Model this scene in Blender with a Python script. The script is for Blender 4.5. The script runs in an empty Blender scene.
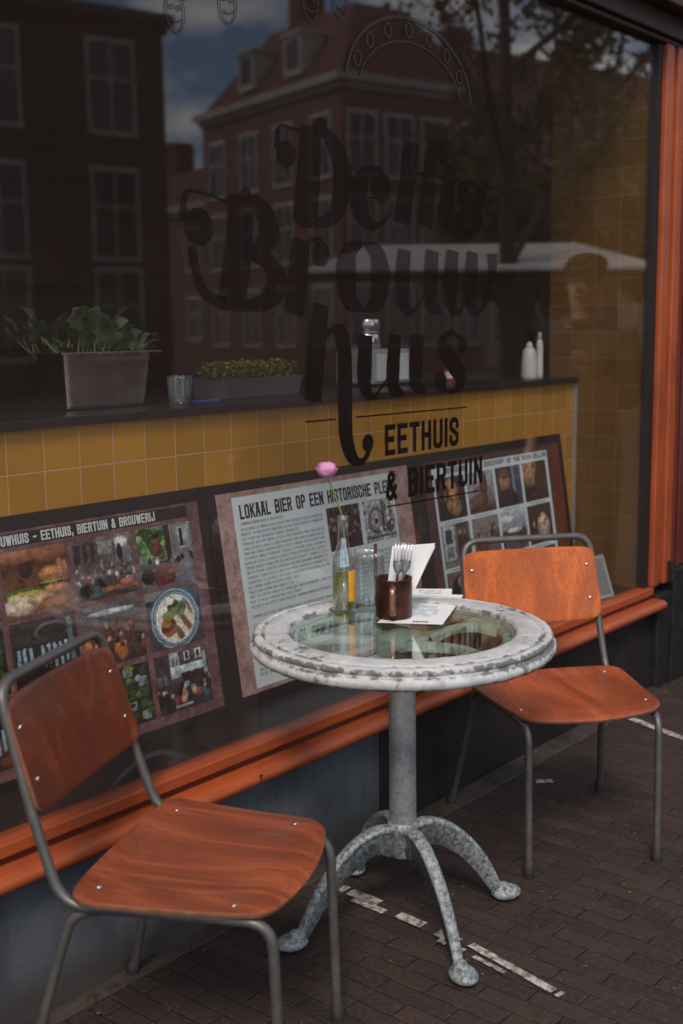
import bpy, math, random
from mathutils import Vector, Matrix, noise as mnoise

random.seed(11)
S = bpy.context.scene
COL = S.collection
R = math.radians

# ------------------------------------------------------------------ helpers
class MB:
    """collects geometry for one mesh object"""
    def __init__(s):
        s.v, s.f, s.sm, s.mi = [], [], [], []
    def add(s, vs, fs, smooth=False, mi=0):
        o = len(s.v)
        s.v += [tuple(p) for p in vs]
        for f in fs:
            s.f.append(tuple(i + o for i in f)); s.sm.append(smooth); s.mi.append(mi)
        return s
    def box(s, x0, x1, y0, y1, z0, z1, mi=0, M=None):
        vs = [Vector((x, y, z)) for z in (z0, z1) for y in (y0, y1) for x in (x0, x1)]
        if M is not None: vs = [M @ p for p in vs]
        return s.add(vs, [(0,2,3,1),(4,5,7,6),(0,1,5,4),(2,6,7,3),(0,4,6,2),(1,3,7,5)], False, mi)
    def quad(s, a, b, c, d, mi=0):
        return s.add([a, b, c, d], [(0,1,2,3)], False, mi)
    def poly(s, pts, mi=0):
        return s.add(pts, [tuple(range(len(pts)))], False, mi)
    def tube(s, pts, r, n=12, caps=True, mi=0, flat=1.0, smooth=True):
        pts = [Vector(p) for p in pts]
        rs = r if isinstance(r, (list, tuple)) else [r]*len(pts)
        T = []
        for i in range(len(pts)):
            a = pts[max(0, i-1)]; b = pts[min(len(pts)-1, i+1)]
            T.append((b-a).normalized())
        t = T[0]; ref = Vector((0,0,1)) if abs(t.z) < .9 else Vector((1,0,0))
        u = (ref - t*ref.dot(t)).normalized()
        vs, fs = [], []
        for i, p in enumerate(pts):
            t = T[i]; u = (u - t*u.dot(t)).normalized(); w = t.cross(u)
            for k in range(n):
                a = 2*math.pi*k/n
                vs.append(p + u*math.cos(a)*rs[i] + w*math.sin(a)*rs[i]*flat)
        for i in range(len(pts)-1):
            for k in range(n):
                k2 = (k+1) % n
                fs.append((i*n+k, i*n+k2, (i+1)*n+k2, (i+1)*n+k))
        s.add(vs, fs, smooth, mi)
        if caps:
            s.add(vs[:n], [tuple(range(n-1,-1,-1))], False, mi)
            s.add(vs[-n:], [tuple(range(n))], False, mi)
        return s
    def lathe(s, prof, n=32, c=(0,0,0), mi=0, smooth=True, rmod=None):
        vs, fs = [], []
        for (r, z) in prof:
            for k in range(n):
                a = 2*math.pi*k/n
                rr = r*(rmod(a, z) if rmod else 1)
                vs.append((c[0]+rr*math.cos(a), c[1]+rr*math.sin(a), c[2]+z))
        for i in range(len(prof)-1):
            for k in range(n):
                k2 = (k+1) % n
                fs.append((i*n+k, i*n+k2, (i+1)*n+k2, (i+1)*n+k))
        s.add(vs, fs, smooth, mi)
        if prof[0][0] > 1e-6: s.add(vs[:n], [tuple(range(n-1,-1,-1))], False, mi)
        if prof[-1][0] > 1e-6: s.add(vs[-n:], [tuple(range(n))], False, mi)
        return s
    def ring(s, prof, n=64, c=(0,0,0), mi=0):
        vs, fs = [], []
        m = len(prof)
        for (r, z) in prof:
            for k in range(n):
                a = 2*math.pi*k/n
                vs.append((c[0]+r*math.cos(a), c[1]+r*math.sin(a), c[2]+z))
        for i in range(m):
            j = (i+1) % m
            for k in range(n):
                k2 = (k+1) % n
                fs.append((i*n+k, i*n+k2, j*n+k2, j*n+k))
        return s.add(vs, fs, True, mi)
    def ball(s, c, r, n=12, m=8, mi=0, M=None):
        c = Vector(c)
        if not isinstance(r, (list, tuple)): r = (r, r, r)
        vs, fs = [], []
        for i in range(m+1):
            th = math.pi*i/m
            for k in range(n):
                a = 2*math.pi*k/n
                p = Vector((r[0]*math.sin(th)*math.cos(a), r[1]*math.sin(th)*math.sin(a), -r[2]*math.cos(th)))
                vs.append(c + (M @ p if M is not None else p))
        for i in range(m):
            for k in range(n):
                k2 = (k+1) % n
                fs.append((i*n+k, i*n+k2, (i+1)*n+k2, (i+1)*n+k))
        return s.add(vs, fs, True, mi)
    def build(s, name, mats, parent=None, loc=None, bevel=0, seg=2, weld=False):
        me = bpy.data.meshes.new(name)
        me.from_pydata(s.v, [], s.f)
        for m in (mats if isinstance(mats, (list, tuple)) else [mats]): me.materials.append(m)
        me.polygons.foreach_set('use_smooth', s.sm)
        me.polygons.foreach_set('material_index', s.mi)
        me.update()
        o = bpy.data.objects.new(name, me)
        COL.objects.link(o)
        if parent is not None: o.parent = parent
        if loc is not None: o.location = loc
        if bevel:
            b = o.modifiers.new('bevel', 'BEVEL'); b.width = bevel; b.segments = seg; b.limit_method = 'ANGLE'; b.angle_limit = R(40)
        return o

def tag(o, label, cat, group=None, kind=None):
    o['label'] = label; o['category'] = cat
    if group: o['group'] = group
    if kind: o['kind'] = kind
    return o
def thing(name, label, cat, loc=(0,0,0), rz=0, group=None):
    o = bpy.data.objects.new(name, None); COL.objects.link(o)
    o.location = loc; o.rotation_euler = (0,0,rz); o.empty_display_size = .1
    return tag(o, label, cat, group)
def struct(o):
    o['kind'] = 'structure'; return o
def copy_tree(o, parent=None):
    c = o.copy(); COL.objects.link(c)
    if parent is not None: c.parent = parent
    for ch in list(o.children): copy_tree(ch, c)
    return c
def catmull(pts, sub=8):
    P = [pts[0]] + list(pts) + [pts[-1]]; out = []
    for i in range(1, len(P)-2):
        a, b, c, d = [Vector(q) for q in P[i-1:i+3]]
        for k in range(sub):
            t = k/sub
            out.append(.5*((2*b) + (c-a)*t + (2*a-5*b+4*c-d)*t*t + (3*b-a-3*c+d)*t**3))
    out.append(Vector(P[-2])); return out
def fillet(pts, r, n=6):
    """polyline with rounded corners"""
    pts = [Vector(p) for p in pts]; out = [pts[0]]
    for i in range(1, len(pts)-1):
        a, b, c = pts[i-1], pts[i], pts[i+1]
        d1 = (a-b); d2 = (c-b); rr = min(r, d1.length*.48, d2.length*.48)
        p, q = b + d1.normalized()*rr, b + d2.normalized()*rr
        for k in range(n+1):
            t = k/n; out.append(p*(1-t)**2 + b*2*t*(1-t) + q*t*t)
    out.append(pts[-1]); return out

# ------------------------------------------------------------------ materials
class NT:
    def __init__(s, name):
        s.m = bpy.data.materials.new(name); s.m.use_nodes = True
        s.t = s.m.node_tree; s.t.nodes.clear()
        s.out = s.t.nodes.new('ShaderNodeOutputMaterial')
    def n(s, typ, **kw):
        x = s.t.nodes.new('ShaderNode'+typ)
        for k, v in kw.items():
            if k.startswith('i_'):
                x.inputs[k[2:].replace('_', ' ')].default_value = v
            else: setattr(x, k, v)
        return x
    def l(s, a, b): s.t.links.new(a, b)
    def coord(s, scale=(1,1,1), rot=(0,0,0), kind='Object', loc=(0,0,0)):
        tc = s.n('TexCoord'); mp = s.n('Mapping')
        mp.inputs['Scale'].default_value = scale; mp.inputs['Rotation'].default_value = rot; mp.inputs['Location'].default_value = loc
        s.l(tc.outputs[kind], mp.inputs[0]); return mp.outputs[0]
    def noise(s, vec, scale, detail=4, rough=.55, dist=0):
        x = s.n('TexNoise'); x.inputs['Scale'].default_value = scale; x.inputs['Detail'].default_value = detail
        x.inputs['Roughness'].default_value = rough; x.inputs['Distortion'].default_value = dist
        if vec is not None: s.l(vec, x.inputs['Vector'])
        return x.outputs['Fac']
    def ramp(s, fac, stops, interp='LINEAR'):
        r = s.n('ValToRGB'); r.color_ramp.interpolation = interp
        e = r.color_ramp.elements
        while len(e) > 1: e.remove(e[-1])
        for i, (p, c) in enumerate(stops):
            q = e[0] if i == 0 else e.new(p)
            q.position = p; q.color = (*c, 1) if len(c) == 3 else c
        s.l(fac, r.inputs[0]); return r.outputs[0]
    def mix(s, fac, a, b, mode='MIX'):
        x = s.n('Mix', data_type='RGBA', blend_type=mode)
        for v, i in ((fac, 0), (a, 6), (b, 7)):
            if hasattr(v, 'is_linked'): s.l(v, x.inputs[i])
            elif isinstance(v, (int, float)): x.inputs[i].default_value = v
            else: x.inputs[i].default_value = (*v, 1)
        return x.outputs[2]
    def math(s, op, a, b=None, c=None):
        x = s.n('Math', operation=op)
        for i, v in enumerate((a, b, c)):
            if v is None: continue
            if hasattr(v, 'is_linked'): s.l(v, x.inputs[i])
            else: x.inputs[i].default_value = v
        return x.outputs[0]
    def bsdf(s, color, rough=.5, metal=0, bump=None, bstr=.3, bdist=.01, spec=.5, coat=0, coatr=.1, **kw):
        b = s.n('BsdfPrincipled')
        for key, v in (('Base Color', color), ('Roughness', rough), ('Metallic', metal), ('Specular IOR Level', spec), ('Coat Weight', coat), ('Coat Roughness', coatr)):
            if hasattr(v, 'is_linked'): s.l(v, b.inputs[key])
            elif key == 'Base Color': b.inputs[key].default_value = (*v, 1)
            else: b.inputs[key].default_value = v
        for k, v in kw.items(): b.inputs[k.replace('_', ' ')].default_value = v
        if bump is not None:
            bp = s.n('Bump'); bp.inputs['Strength'].default_value = bstr; bp.inputs['Distance'].default_value = bdist
            s.l(bump, bp.inputs['Height']); s.l(bp.outputs[0], b.inputs['Normal'])
        s.l(b.outputs[0], s.out.inputs[0]); return b

def plain(name, c, rough=.5, metal=0, var=.25, scale=12, spec=.5, bstr=.08, coat=0, **kw):
    t = NT(name); co = t.coord()
    f = t.noise(co, scale, 6, .6)
    d = tuple(x*(1-var) for x in c); l = tuple(min(1, x*(1+var)) for x in c)
    t.bsdf(t.ramp(f, [(.3, d), (.7, l)]), t.math('MULTIPLY_ADD', f, .25, rough-.12), metal, bump=t.noise(co, scale*6, 4), bstr=bstr, bdist=.004, spec=spec, coat=coat, **kw)
    return t.m

def wood(name, axis, base, dark):
    """varnished plywood, grain running along one object axis"""
    t = NT(name)
    sc = {'x': (1.1, 5.5, 5.5), 'z': (5.5, 5.5, 1.1)}[axis]
    fs = {'x': (5, 230, 230), 'z': (230, 230, 5)}[axis]
    oi = t.n('ObjectInfo')
    tc = t.n('TexCoord'); add = t.n('VectorMath', operation='ADD'); t.l(tc.outputs['Object'], add.inputs[0])
    cmb = t.n('CombineXYZ'); rnd = t.math('MULTIPLY', oi.outputs['Random'], 7.0); t.l(rnd, cmb.inputs[0]); t.l(rnd, cmb.inputs[2]); t.l(cmb.outputs[0], add.inputs[1])
    mp = t.n('Mapping'); mp.inputs['Scale'].default_value = sc; t.l(add.outputs[0], mp.inputs[0])
    mf = t.n('Mapping'); mf.inputs['Scale'].default_value = fs; t.l(add.outputs[0], mf.inputs[0])
    big = t.noise(mp.outputs[0], 1.0, 2.5, .45, .6)
    rings = t.math('SINE', t.math('MULTIPLY', big, 34.0))
    r01 = t.math('MULTIPLY_ADD', rings, .5, .5)
    fine = t.noise(mf.outputs[0], 1.0, 4, .65)
    blotch = t.noise(mp.outputs[0], .6, 3, .5)
    soft = t.ramp(r01, [(0, tuple(.74*b+.26*d for b, d in zip(base, dark))), (.6, base), (1, tuple(min(1, x*1.08) for x in base))])
    line = t.math('MULTIPLY', t.math('POWER', r01, 12.0), .34)
    c = t.mix(line, soft, tuple(min(1, x*1.9) for x in base))
    c = t.mix(t.math('MULTIPLY', t.ramp(fine, [(.40, (0,0,0)), (.64, (1,1,1))]), .55), c, dark)
    c = t.mix(t.math('MULTIPLY', t.ramp(blotch, [(.4, (0,0,0)), (.7, (1,1,1))]), .30), c, dark)
    wear = t.noise(t.coord((14, 14, 14)), 1.0, 6, .7)
    c = t.mix(t.math('MULTIPLY', t.ramp(wear, [(.58, (0,0,0)), (.70, (1,1,1))]), .16), c, (.30,.20,.14))
    scr = t.noise(t.coord((60, 60, 60)), 1.2, 5, .7)
    t.bsdf(c, t.math('MULTIPLY_ADD', scr, .22, .22), 0, bump=t.math('ADD', fine, t.math('MULTIPLY', scr, .4)), bstr=.06, bdist=.002, spec=.4, coat=.06, coatr=.3)
    return t.m

def worn(name, paint, under, lo, hi, scale, rough=.6, metal=0, fine=60):
    t = NT(name); co = t.coord()
    a = t.noise(co, scale, 7, .68); b = t.noise(co, fine, 5, .7)
    k = t.math('ADD', t.math('MULTIPLY', a, .65), t.math('MULTIPLY', b, .35))
    m = t.ramp(k, [(lo, (0,0,0)), (hi, (1,1,1))])
    tone = t.noise(co, scale*.5, 4)
    p = t.ramp(tone, [(.3, tuple(x*.72 for x in paint)), (.65, paint)])
    u = t.ramp(b, [(.35, tuple(x*.5 for x in under)), (.7, under)])
    t.bsdf(t.mix(m, u, p), t.math('MULTIPLY_ADD', a, .3, rough-.15), metal, bump=k, bstr=.5, bdist=.004)
    return t.m

def chipped(name, paint, under):
    """old white paint, worn through along the grooves and the outer edge of a round rim"""
    t = NT(name); co = t.coord(); tc = t.n('TexCoord'); sp = t.n('SeparateXYZ'); t.l(tc.outputs['Object'], sp.inputs[0])
    r2 = t.math('SQRT', t.math('ADD', t.math('MULTIPLY', sp.outputs['X'], sp.outputs['X']), t.math('MULTIPLY', sp.outputs['Y'], sp.outputs['Y'])))
    def near(r0, w): return t.math('SUBTRACT', 1.0, t.math('MINIMUM', 1.0, t.math('DIVIDE', t.math('ABSOLUTE', t.math('SUBTRACT', r2, r0)), w)))
    g = t.math('MAXIMUM', near(.2765, .010), t.math('MAXIMUM', near(.3420, .007), near(.3660, .0065)))
    low = t.noise(co, 7, 3, .5); f1 = t.noise(co, 40, 9, .74); f2 = t.noise(co, 170, 4, .7)
    k = t.math('ADD', t.math('MULTIPLY', f1, .8), t.math('MULTIPLY', low, .45))
    k = t.math('SUBTRACT', k, t.math('MULTIPLY', g, .135))
    chip = t.ramp(k, [(.490, (1,1,1)), (.545, (0,0,0))])
    grime = t.math('MULTIPLY', t.ramp(t.noise(co, 16, 6, .75), [(.38, (0,0,0)), (.66, (1,1,1))]), .72)
    c = t.mix(grime, paint, (.27,.275,.28)); c = t.mix(t.math('MULTIPLY', f2, .3), c, (.42,.42,.42))
    c = t.mix(t.math('MULTIPLY', chip, .92), c, under)
    t.bsdf(c, .66, bump=t.math('SUBTRACT', f1, t.math('MULTIPLY', chip, .6)), bstr=.6, bdist=.004); return t.m

def pane_glass(name, tint=(.93,.95,.94), ior_k=.04, gain=1.0, rough=0.0):
    """thin pane: see-through with angle dependent mirror reflection"""
    t = NT(name)
    lw = t.n('LayerWeight'); lw.inputs[0].default_value = .5
    p5 = t.math('POWER', lw.outputs['Facing'], 5.0)
    r1 = t.math('MULTIPLY_ADD', p5, 1-ior_k, ior_k)
    r2 = t.math('DIVIDE', t.math('MULTIPLY', r1, 2.0*gain), t.math('ADD', r1, 1.0))
    tr = t.n('BsdfTransparent'); tr.inputs[0].default_value = (*tint, 1)
    gl = t.n('BsdfGlossy'); gl.inputs['Roughness'].default_value = rough; gl.inputs[0].default_value = (1,1,1,1)
    mx = t.n('MixShader'); t.l(r2, mx.inputs[0]); t.l(tr.outputs[0], mx.inputs[1]); t.l(gl.outputs[0], mx.inputs[2])
    t.l(mx.outputs[0], t.out.inputs[0]); return t.m

def hazed_glass(name, gain, d0, d1, rough=.012):
    """shop window pane: reflection scaled by gain, warm haze mixed in to lift blacks"""
    t = NT(name)
    lw = t.n('LayerWeight'); lw.inputs[0].default_value = .5
    p5 = t.math('POWER', lw.outputs['Facing'], 5.0)
    r1 = t.math('MULTIPLY_ADD', p5, .96, .042)
    r2 = t.math('MULTIPLY', t.math('DIVIDE', r1, t.math('ADD', r1, 1.0)), gain)
    tr = t.n('BsdfTransparent'); tr.inputs[0].default_value = (.94,.94,.935,1)
    gl = t.n('BsdfGlossy'); gl.inputs['Roughness'].default_value = rough
    df = t.n('BsdfDiffuse'); df.inputs[0].default_value = (.60,.40,.36,1)  # haze colour, lifts the dark interior seen through the pane
    nz = t.noise(t.coord((1,1,1)), 2.3, 5, .6)
    m1 = t.n('MixShader'); t.l(t.math('MULTIPLY_ADD', nz, d1, d0), m1.inputs[0]); t.l(tr.outputs[0], m1.inputs[1]); t.l(df.outputs[0], m1.inputs[2])
    m2 = t.n('MixShader'); t.l(r2, m2.inputs[0]); t.l(m1.outputs[0], m2.inputs[1]); t.l(gl.outputs[0], m2.inputs[2])
    t.l(m2.outputs[0], t.out.inputs[0]); return t.m

def real_glass(name, col, rough=0.0, ior=1.47):
    t = NT(name); co = t.coord()
    t.bsdf(col, rough, 0, bump=t.noise(co, 40, 2), bstr=.02, bdist=.002, Transmission_Weight=1.0, IOR=ior)
    return t.m

def vcol(name, rough=.35, sat=1.0):
    t = NT(name); a = t.n('Attribute', attribute_name='Col')
    n = t.noise(t.coord(), 300, 3)
    t.bsdf(t.mix(.18, a.outputs['Color'], t.ramp(n, [(.3, (.03,.02,.02)), (.7, (.5,.45,.45))]), 'OVERLAY'), rough)
    return t.m

def tiles(name, horiz, pitch, col, off=(0,0), g=.55):
    """square glazed tiles with pale grout; horiz = object axis running along the wall"""
    t = NT(name); tc = t.n('TexCoord'); sp = t.n('SeparateXYZ'); t.l(tc.outputs['Object'], sp.inputs[0])
    cm = t.n('CombineXYZ')
    t.l(t.math('SUBTRACT', sp.outputs[horiz], off[0]), cm.inputs[0]); t.l(t.math('SUBTRACT', sp.outputs['Z'], off[1]), cm.inputs[1])
    br = t.n('TexBrick', offset=0.0, offset_frequency=2, squash=1.0); t.l(cm.outputs[0], br.inputs['Vector'])
    for k, v in dict(Scale=1.0, **{'Mortar Size': .0016, 'Mortar Smooth': .3, 'Brick Width': pitch, 'Row Height': pitch, 'Bias': 0.0}).items(): br.inputs[k].default_value = v
    br.inputs['Color1'].default_value = (*[x*.87 for x in col], 1); br.inputs['Color2'].default_value = (*[min(1, x*1.10) for x in col], 1)
    br.inputs['Mortar'].default_value = (*[(.35+.55*x)*g/.55 for x in col], 1)
    wob = t.noise(t.coord((9,9,9)), 1, 3)
    c = t.mix(t.math('MULTIPLY', wob, .35), br.outputs['Color'], tuple(x*.5 for x in col))
    t.bsdf(c, t.math('MULTIPLY_ADD', br.outputs['Fac'], .45, .16), 0, bump=t.math('SUBTRACT', t.math('MULTIPLY', wob, .25), br.outputs['Fac']), bstr=.4, bdist=.003)
    return t.m

def brick(name, c1, c2, mortar, w=.21, h=.063, ms=.008, horiz='X', rough=.85):
    t = NT(name); tc = t.n('TexCoord'); sp = t.n('SeparateXYZ'); t.l(tc.outputs['Object'], sp.inputs[0])
    cm = t.n('CombineXYZ')
    t.l(t.math('ADD', sp.outputs['X'], sp.outputs['Y']), cm.inputs[0]); t.l(sp.outputs['Z'], cm.inputs[1])
    br = t.n('TexBrick'); t.l(cm.outputs[0], br.inputs['Vector'])
    for k, v in dict(Scale=1.0, **{'Mortar Size': ms, 'Brick Width': w, 'Row Height': h}).items(): br.inputs[k].default_value = v
    br.inputs['Color1'].default_value = (*c1, 1); br.inputs['Color2'].default_value = (*c2, 1); br.inputs['Mortar'].default_value = (*mortar, 1)
    n = t.noise(t.coord(), .6, 5)
    t.bsdf(t.mix(t.math('MULTIPLY', n, .5), br.outputs['Color'], tuple(x*.4 for x in c1)), rough, bump=br.outputs['Fac'], bstr=-.3, bdist=.01)
    return t.m

def pavers(name):
    t = NT(name); tc = t.n('TexCoord')
    wrp = t.n('TexNoise'); wrp.inputs['Scale'].default_value = 5; wrp.inputs['Detail'].default_value = 3; t.l(tc.outputs['Object'], wrp.inputs['Vector'])
    vm = t.n('VectorMath', operation='SCALE'); t.l(wrp.outputs['Color'], vm.inputs[0]); vm.inputs['Scale'].default_value = .022
    va = t.n('VectorMath', operation='ADD'); t.l(tc.outputs['Object'], va.inputs[0]); t.l(vm.outputs[0], va.inputs[1])
    mp = t.n('Mapping'); mp.inputs['Rotation'].default_value = (0,0,R(90)); t.l(va.outputs[0], mp.inputs[0])
    br = t.n('TexBrick'); t.l(mp.outputs[0], br.inputs['Vector'])
    for k, v in dict(Scale=1.0, **{'Mortar Size': .0042, 'Mortar Smooth': 1.0, 'Brick Width': .198, 'Row Height': .058}).items(): br.inputs[k].default_value = v
    br.inputs['Color1'].default_value = (.052,.029,.024,1); br.inputs['Color2'].default_value = (.0225,.016,.015,1); br.inputs['Mortar'].default_value = (.0165,.0125,.011,1)
    co = t.coord()
    big = t.noise(co, 1.6, 5, .6); fine = t.noise(co, 70, 6, .7); mid = t.noise(co, 14, 5, .65)
    c = t.mix(t.math('MULTIPLY_ADD', big, 0.62, .0), br.outputs['Color'], (.031,.0225,.0205))
    c = t.mix(t.math('MULTIPLY', t.ramp(fine, [(.5,(0,0,0)),(.75,(1,1,1))]), .45), c, (.13,.092,.074))
    moss = t.math('MULTIPLY', t.ramp(mid, [(.50,(0,0,0)),(.62,(1,1,1))]), t.math('MULTIPLY_ADD', br.outputs['Fac'], .75, .10))
    c = t.mix(moss, c, (.078,.060,.034))
    h = t.math('ADD', t.math('MULTIPLY', fine, .22), t.math('ADD', t.math('MULTIPLY', mid, .5), t.math('ADD', t.math('MULTIPLY', br.outputs['Fac'], -1.1), t.math('MULTIPLY', br.outputs['Color'], 9.0))))
    t.bsdf(c, t.math('MULTIPLY_ADD', fine, .35, .52), 0, bump=h, bstr=.75, bdist=.007, spec=.35)
    return t.m

M = {}
M['pave'] = pavers('clinker_pavers')
M['kerb'] = plain('edging_stone', (.046,.034,.030), .8, var=.5, scale=14, bstr=.4)
M['road'] = plain('street_stone', (.05,.043,.04), .85, var=.4, scale=3)
M['whiteline'] = worn('worn_road_paint', (.58,.53,.50), (.10,.07,.062), .40, .56, 45, .85, fine=200)
t = NT('blue_grey_render'); co = t.coord(); a = t.noise(co, 6, 7, .7); b = t.noise(co, 60, 5, .7); st = t.noise(t.coord((14,14,1.2)), 1, 5, .65)
c = t.ramp(a, [(.32, (.044,.050,.062)), (.62, (.086,.098,.116))]); c = t.mix(t.math('MULTIPLY', t.ramp(st, [(.5,(0,0,0)),(.7,(1,1,1))]), .45), c, (.030,.030,.033))
sp = t.n('SeparateXYZ'); t.l(co, sp.inputs[0]); z = t.math('ADD', sp.outputs['Z'], t.math('MULTIPLY', a, -.10))
c = t.mix(t.ramp(z, [(.0, (.85,.85,.85)), (.075, (0,0,0))]), c, (.040,.031,.026)); c = t.mix(t.math('MULTIPLY', t.ramp(b, [(.64,(0,0,0)),(.70,(1,1,1))]), .4), c, (.16,.16,.16))
t.bsdf(c, .75, bump=t.math('ADD', a, t.math('MULTIPLY', b, .5)), bstr=.35, bdist=.004); M['bluegrey'] = t.m
M['black_panel'] = plain('near_black_panel', (.014,.011,.011), .55, var=.4, scale=6)
M['black_stone'] = plain('black_stone', (.012,.011,.012), .5, var=.4, scale=20)
t = NT('orange_gloss_paint'); co = t.coord(); a = t.noise(co, 3.5, 7, .7); b = t.noise(co, 70, 5, .7); d = t.noise(t.coord((1.5,30,30)), 4, 4, .6)
c = t.ramp(a, [(.30, (.25,.052,.018)), (.60, (.41,.083,.023))]); c = t.mix(t.math('MULTIPLY', t.ramp(d, [(.5,(0,0,0)),(.72,(1,1,1))]), .35), c, (.20,.045,.025))
c = t.mix(t.math('MULTIPLY', t.ramp(b, [(.66,(0,0,0)),(.70,(1,1,1))]), .55), c, (.09,.04,.03))
t.bsdf(c, t.math('MULTIPLY_ADD', a, .35, .28), bump=t.math('ADD', d, t.math('MULTIPLY', b, .5)), bstr=.12, bdist=.002, coat=.08); M['orange'] = t.m
M['orange_dark'] = plain('groove_dark_orange', (.10,.022,.012), .5, var=.2)  # darker orange for the recessed grooves
M['maroon'] = plain('maroon_paint', (.115,.020,.014), .5, var=.15, scale=5)
M['gasket'] = plain('black_gasket', (.014,.011,.012), .5, var=.2)
M['brown_beam'] = plain('dark_brown_paint', (.036,.015,.012), .6, var=.2)
M['facade'] = brick('dark_shop_brick', (.12,.05,.035), (.08,.035,.028), (.12,.10,.09))
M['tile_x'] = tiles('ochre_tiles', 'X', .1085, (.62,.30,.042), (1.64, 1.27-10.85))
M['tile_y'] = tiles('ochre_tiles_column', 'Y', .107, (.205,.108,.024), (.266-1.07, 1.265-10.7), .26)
M['counter'] = plain('dark_counter_stone', (.016,.012,.013), .35, var=.3, scale=18)
M['ledge'] = plain('dark_slate_ledge', (.017,.014,.015), .42, var=.4, scale=10)
M['inner'] = plain('dim_interior_paint', (.16,.12,.11), .9, var=.2, scale=2)
M['inner_floor'] = plain('dim_interior_floor', (.055,.042,.038), .7, var=.3, scale=4)
M['pane'] = hazed_glass('window_glass', .75, .010, .010)
M['pane_in'] = hazed_glass('inner_window_glass', 2.35, .008, .010, .02)
M['decal'] = plain('black_vinyl', (.006,.0045,.0045), .9, var=.1, spec=.0, bstr=0)
M['ghost_decal'] = plain('grey_vinyl', (.032,.030,.030), .8, var=.1, spec=.1)
M['frame_black'] = plain('black_poster_edge', (.013,.010,.011), .5, var=.2)
M['vcol'] = vcol('printed_photo')
M['sheet_blue'] = plain('pale_blue_print', (.76,.87,.91), .4, var=.05, scale=30, bstr=.01)
M['ink'] = plain('black_ink', (.022,.018,.02), .5, var=.1)
M['ink_soft'] = plain('grey_ink', (.17,.20,.22), .5, var=.1)
M['ink_white'] = plain('white_ink', (.75,.80,.82), .5, var=.05)
def brickprint(name, a, b, c, sc):
    t = NT(name); co = t.coord((1,1,1)); n = t.noise(co, sc, 7, .7, .4); v = t.noise(co, sc*5, 4, .7)
    k = t.math('ADD', t.math('MULTIPLY', n, .7), t.math('MULTIPLY', v, .3))
    t.bsdf(t.ramp(k, [(.34, a), (.5, b), (.66, c)]), .4); return t.m
M['bp_purple'] = brickprint('purple_brick_print', (.060,.028,.030), (.185,.088,.090), (.35,.215,.215), 22)
M['bp_pink'] = brickprint('pink_brick_print', (.22,.10,.085), (.46,.295,.265), (.68,.55,.51), 16)
M['bp_dark'] = brickprint('dark_brick_print', (.035,.016,.018), (.095,.042,.043), (.17,.09,.09), 18)
M['bp_rust'] = brickprint('rust_print', (.10,.022,.012), (.17,.045,.022), (.22,.07,.04), 6)
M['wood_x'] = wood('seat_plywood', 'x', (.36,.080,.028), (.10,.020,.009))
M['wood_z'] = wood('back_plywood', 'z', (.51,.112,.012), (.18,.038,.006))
M['wood_x_shade'] = wood('shaded_seat_plywood', 'x', (.30,.072,.028), (.075,.017,.009))  # copy of the seat wood with shade put into its colour
M['wood_z_shade'] = wood('shaded_back_plywood', 'z', (.165,.037,.014), (.050,.012,.006))  # backrest wood copy, darkened to stand in for shade
M['tube'] = plain('grey_lacquered_steel', (.115,.110,.106), .42, .5, var=.18, scale=30, bstr=.05)
M['rubber'] = plain('black_rubber', (.016,.014,.014), .7, var=.2)
M['screw'] = plain('bright_steel', (.72,.70,.68), .25, 1.0, var=.05)
M['rim'] = chipped('weathered_white_paint', (.63,.645,.65), (.12,.115,.11))
M['iron_white'] = worn('pale_green_iron', (.52,.58,.53), (.20,.22,.19), .38, .50, 14, .55)
M['zinc'] = worn('zinc_painted_pole', (.36,.365,.365), (.24,.243,.243), .36, .60, 9, .5, .25, fine=90)
M['zinc_spk'] = worn('speckled_zinc_iron', (.36,.40,.42), (.10,.102,.105), .40, .56, 85, .6, .15, fine=320)
M['tabletop_glass'] = pane_glass('table_glass', (.80,.90,.86), .05, 1.15)
M['clear_glass'] = pane_glass('clear_glass', (.93,.955,.96), .05, 1.3, .02)
M['bottle_glass'] = pane_glass('bottle_glass', (.88,.92,.91), .06, 1.3, .02)
M['liquid'] = pane_glass('yellowish_water', (.92,.82,.36), .03, .8)
M['label_yellow'] = plain('yellow_label', (.72,.33,.035), .5, var=.15, scale=40)
M['petal'] = plain('pink_petal', (.76,.28,.50), .6, var=.38, scale=40, Subsurface_Weight=.15)
M['stem'] = plain('green_stem', (.26,.30,.08), .5, var=.2)
t = NT('aged_copper'); co = t.coord(); n = t.noise(co, 30, 6, .7)
t.bsdf(t.ramp(n, [(.35, (.045,.020,.015)), (.6, (.12,.047,.032))]), t.math('MULTIPLY_ADD', n, .3, .2), .85, bump=n, bstr=.05); M['copper'] = t.m
t = NT('bright_copper'); co = t.coord(); n = t.noise(co, 30, 6, .7)
t.bsdf((.36,.19,.13), t.math('MULTIPLY_ADD', n, .2, .2), .9); M['copper_hi'] = t.m
M['steel'] = plain('cutlery_steel', (.60,.60,.61), .22, 1.0, var=.06, bstr=.02)
M['dull_steel'] = plain('dull_steel', (.66,.61,.59), .24, 1.0, var=.15)
M['paper'] = plain('white_paper', (.80,.79,.79), .8, var=.03, scale=20, bstr=.05)
M['paper_blue'] = plain('pale_blue_print_ink', (.55,.64,.72), .7, var=.2, scale=30)
M['white_plastic'] = plain('white_plastic', (.62,.66,.66), .4, var=.05)
M['plate_grey'] = plain('grey_planter', (.10,.095,.10), .5, var=.2)
M['blue_plastic'] = plain('blue_plastic', (.03,.09,.30), .4)
M['pale_box'] = plain('pale_enamel', (.33,.36,.37), .4, var=.1)
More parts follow.
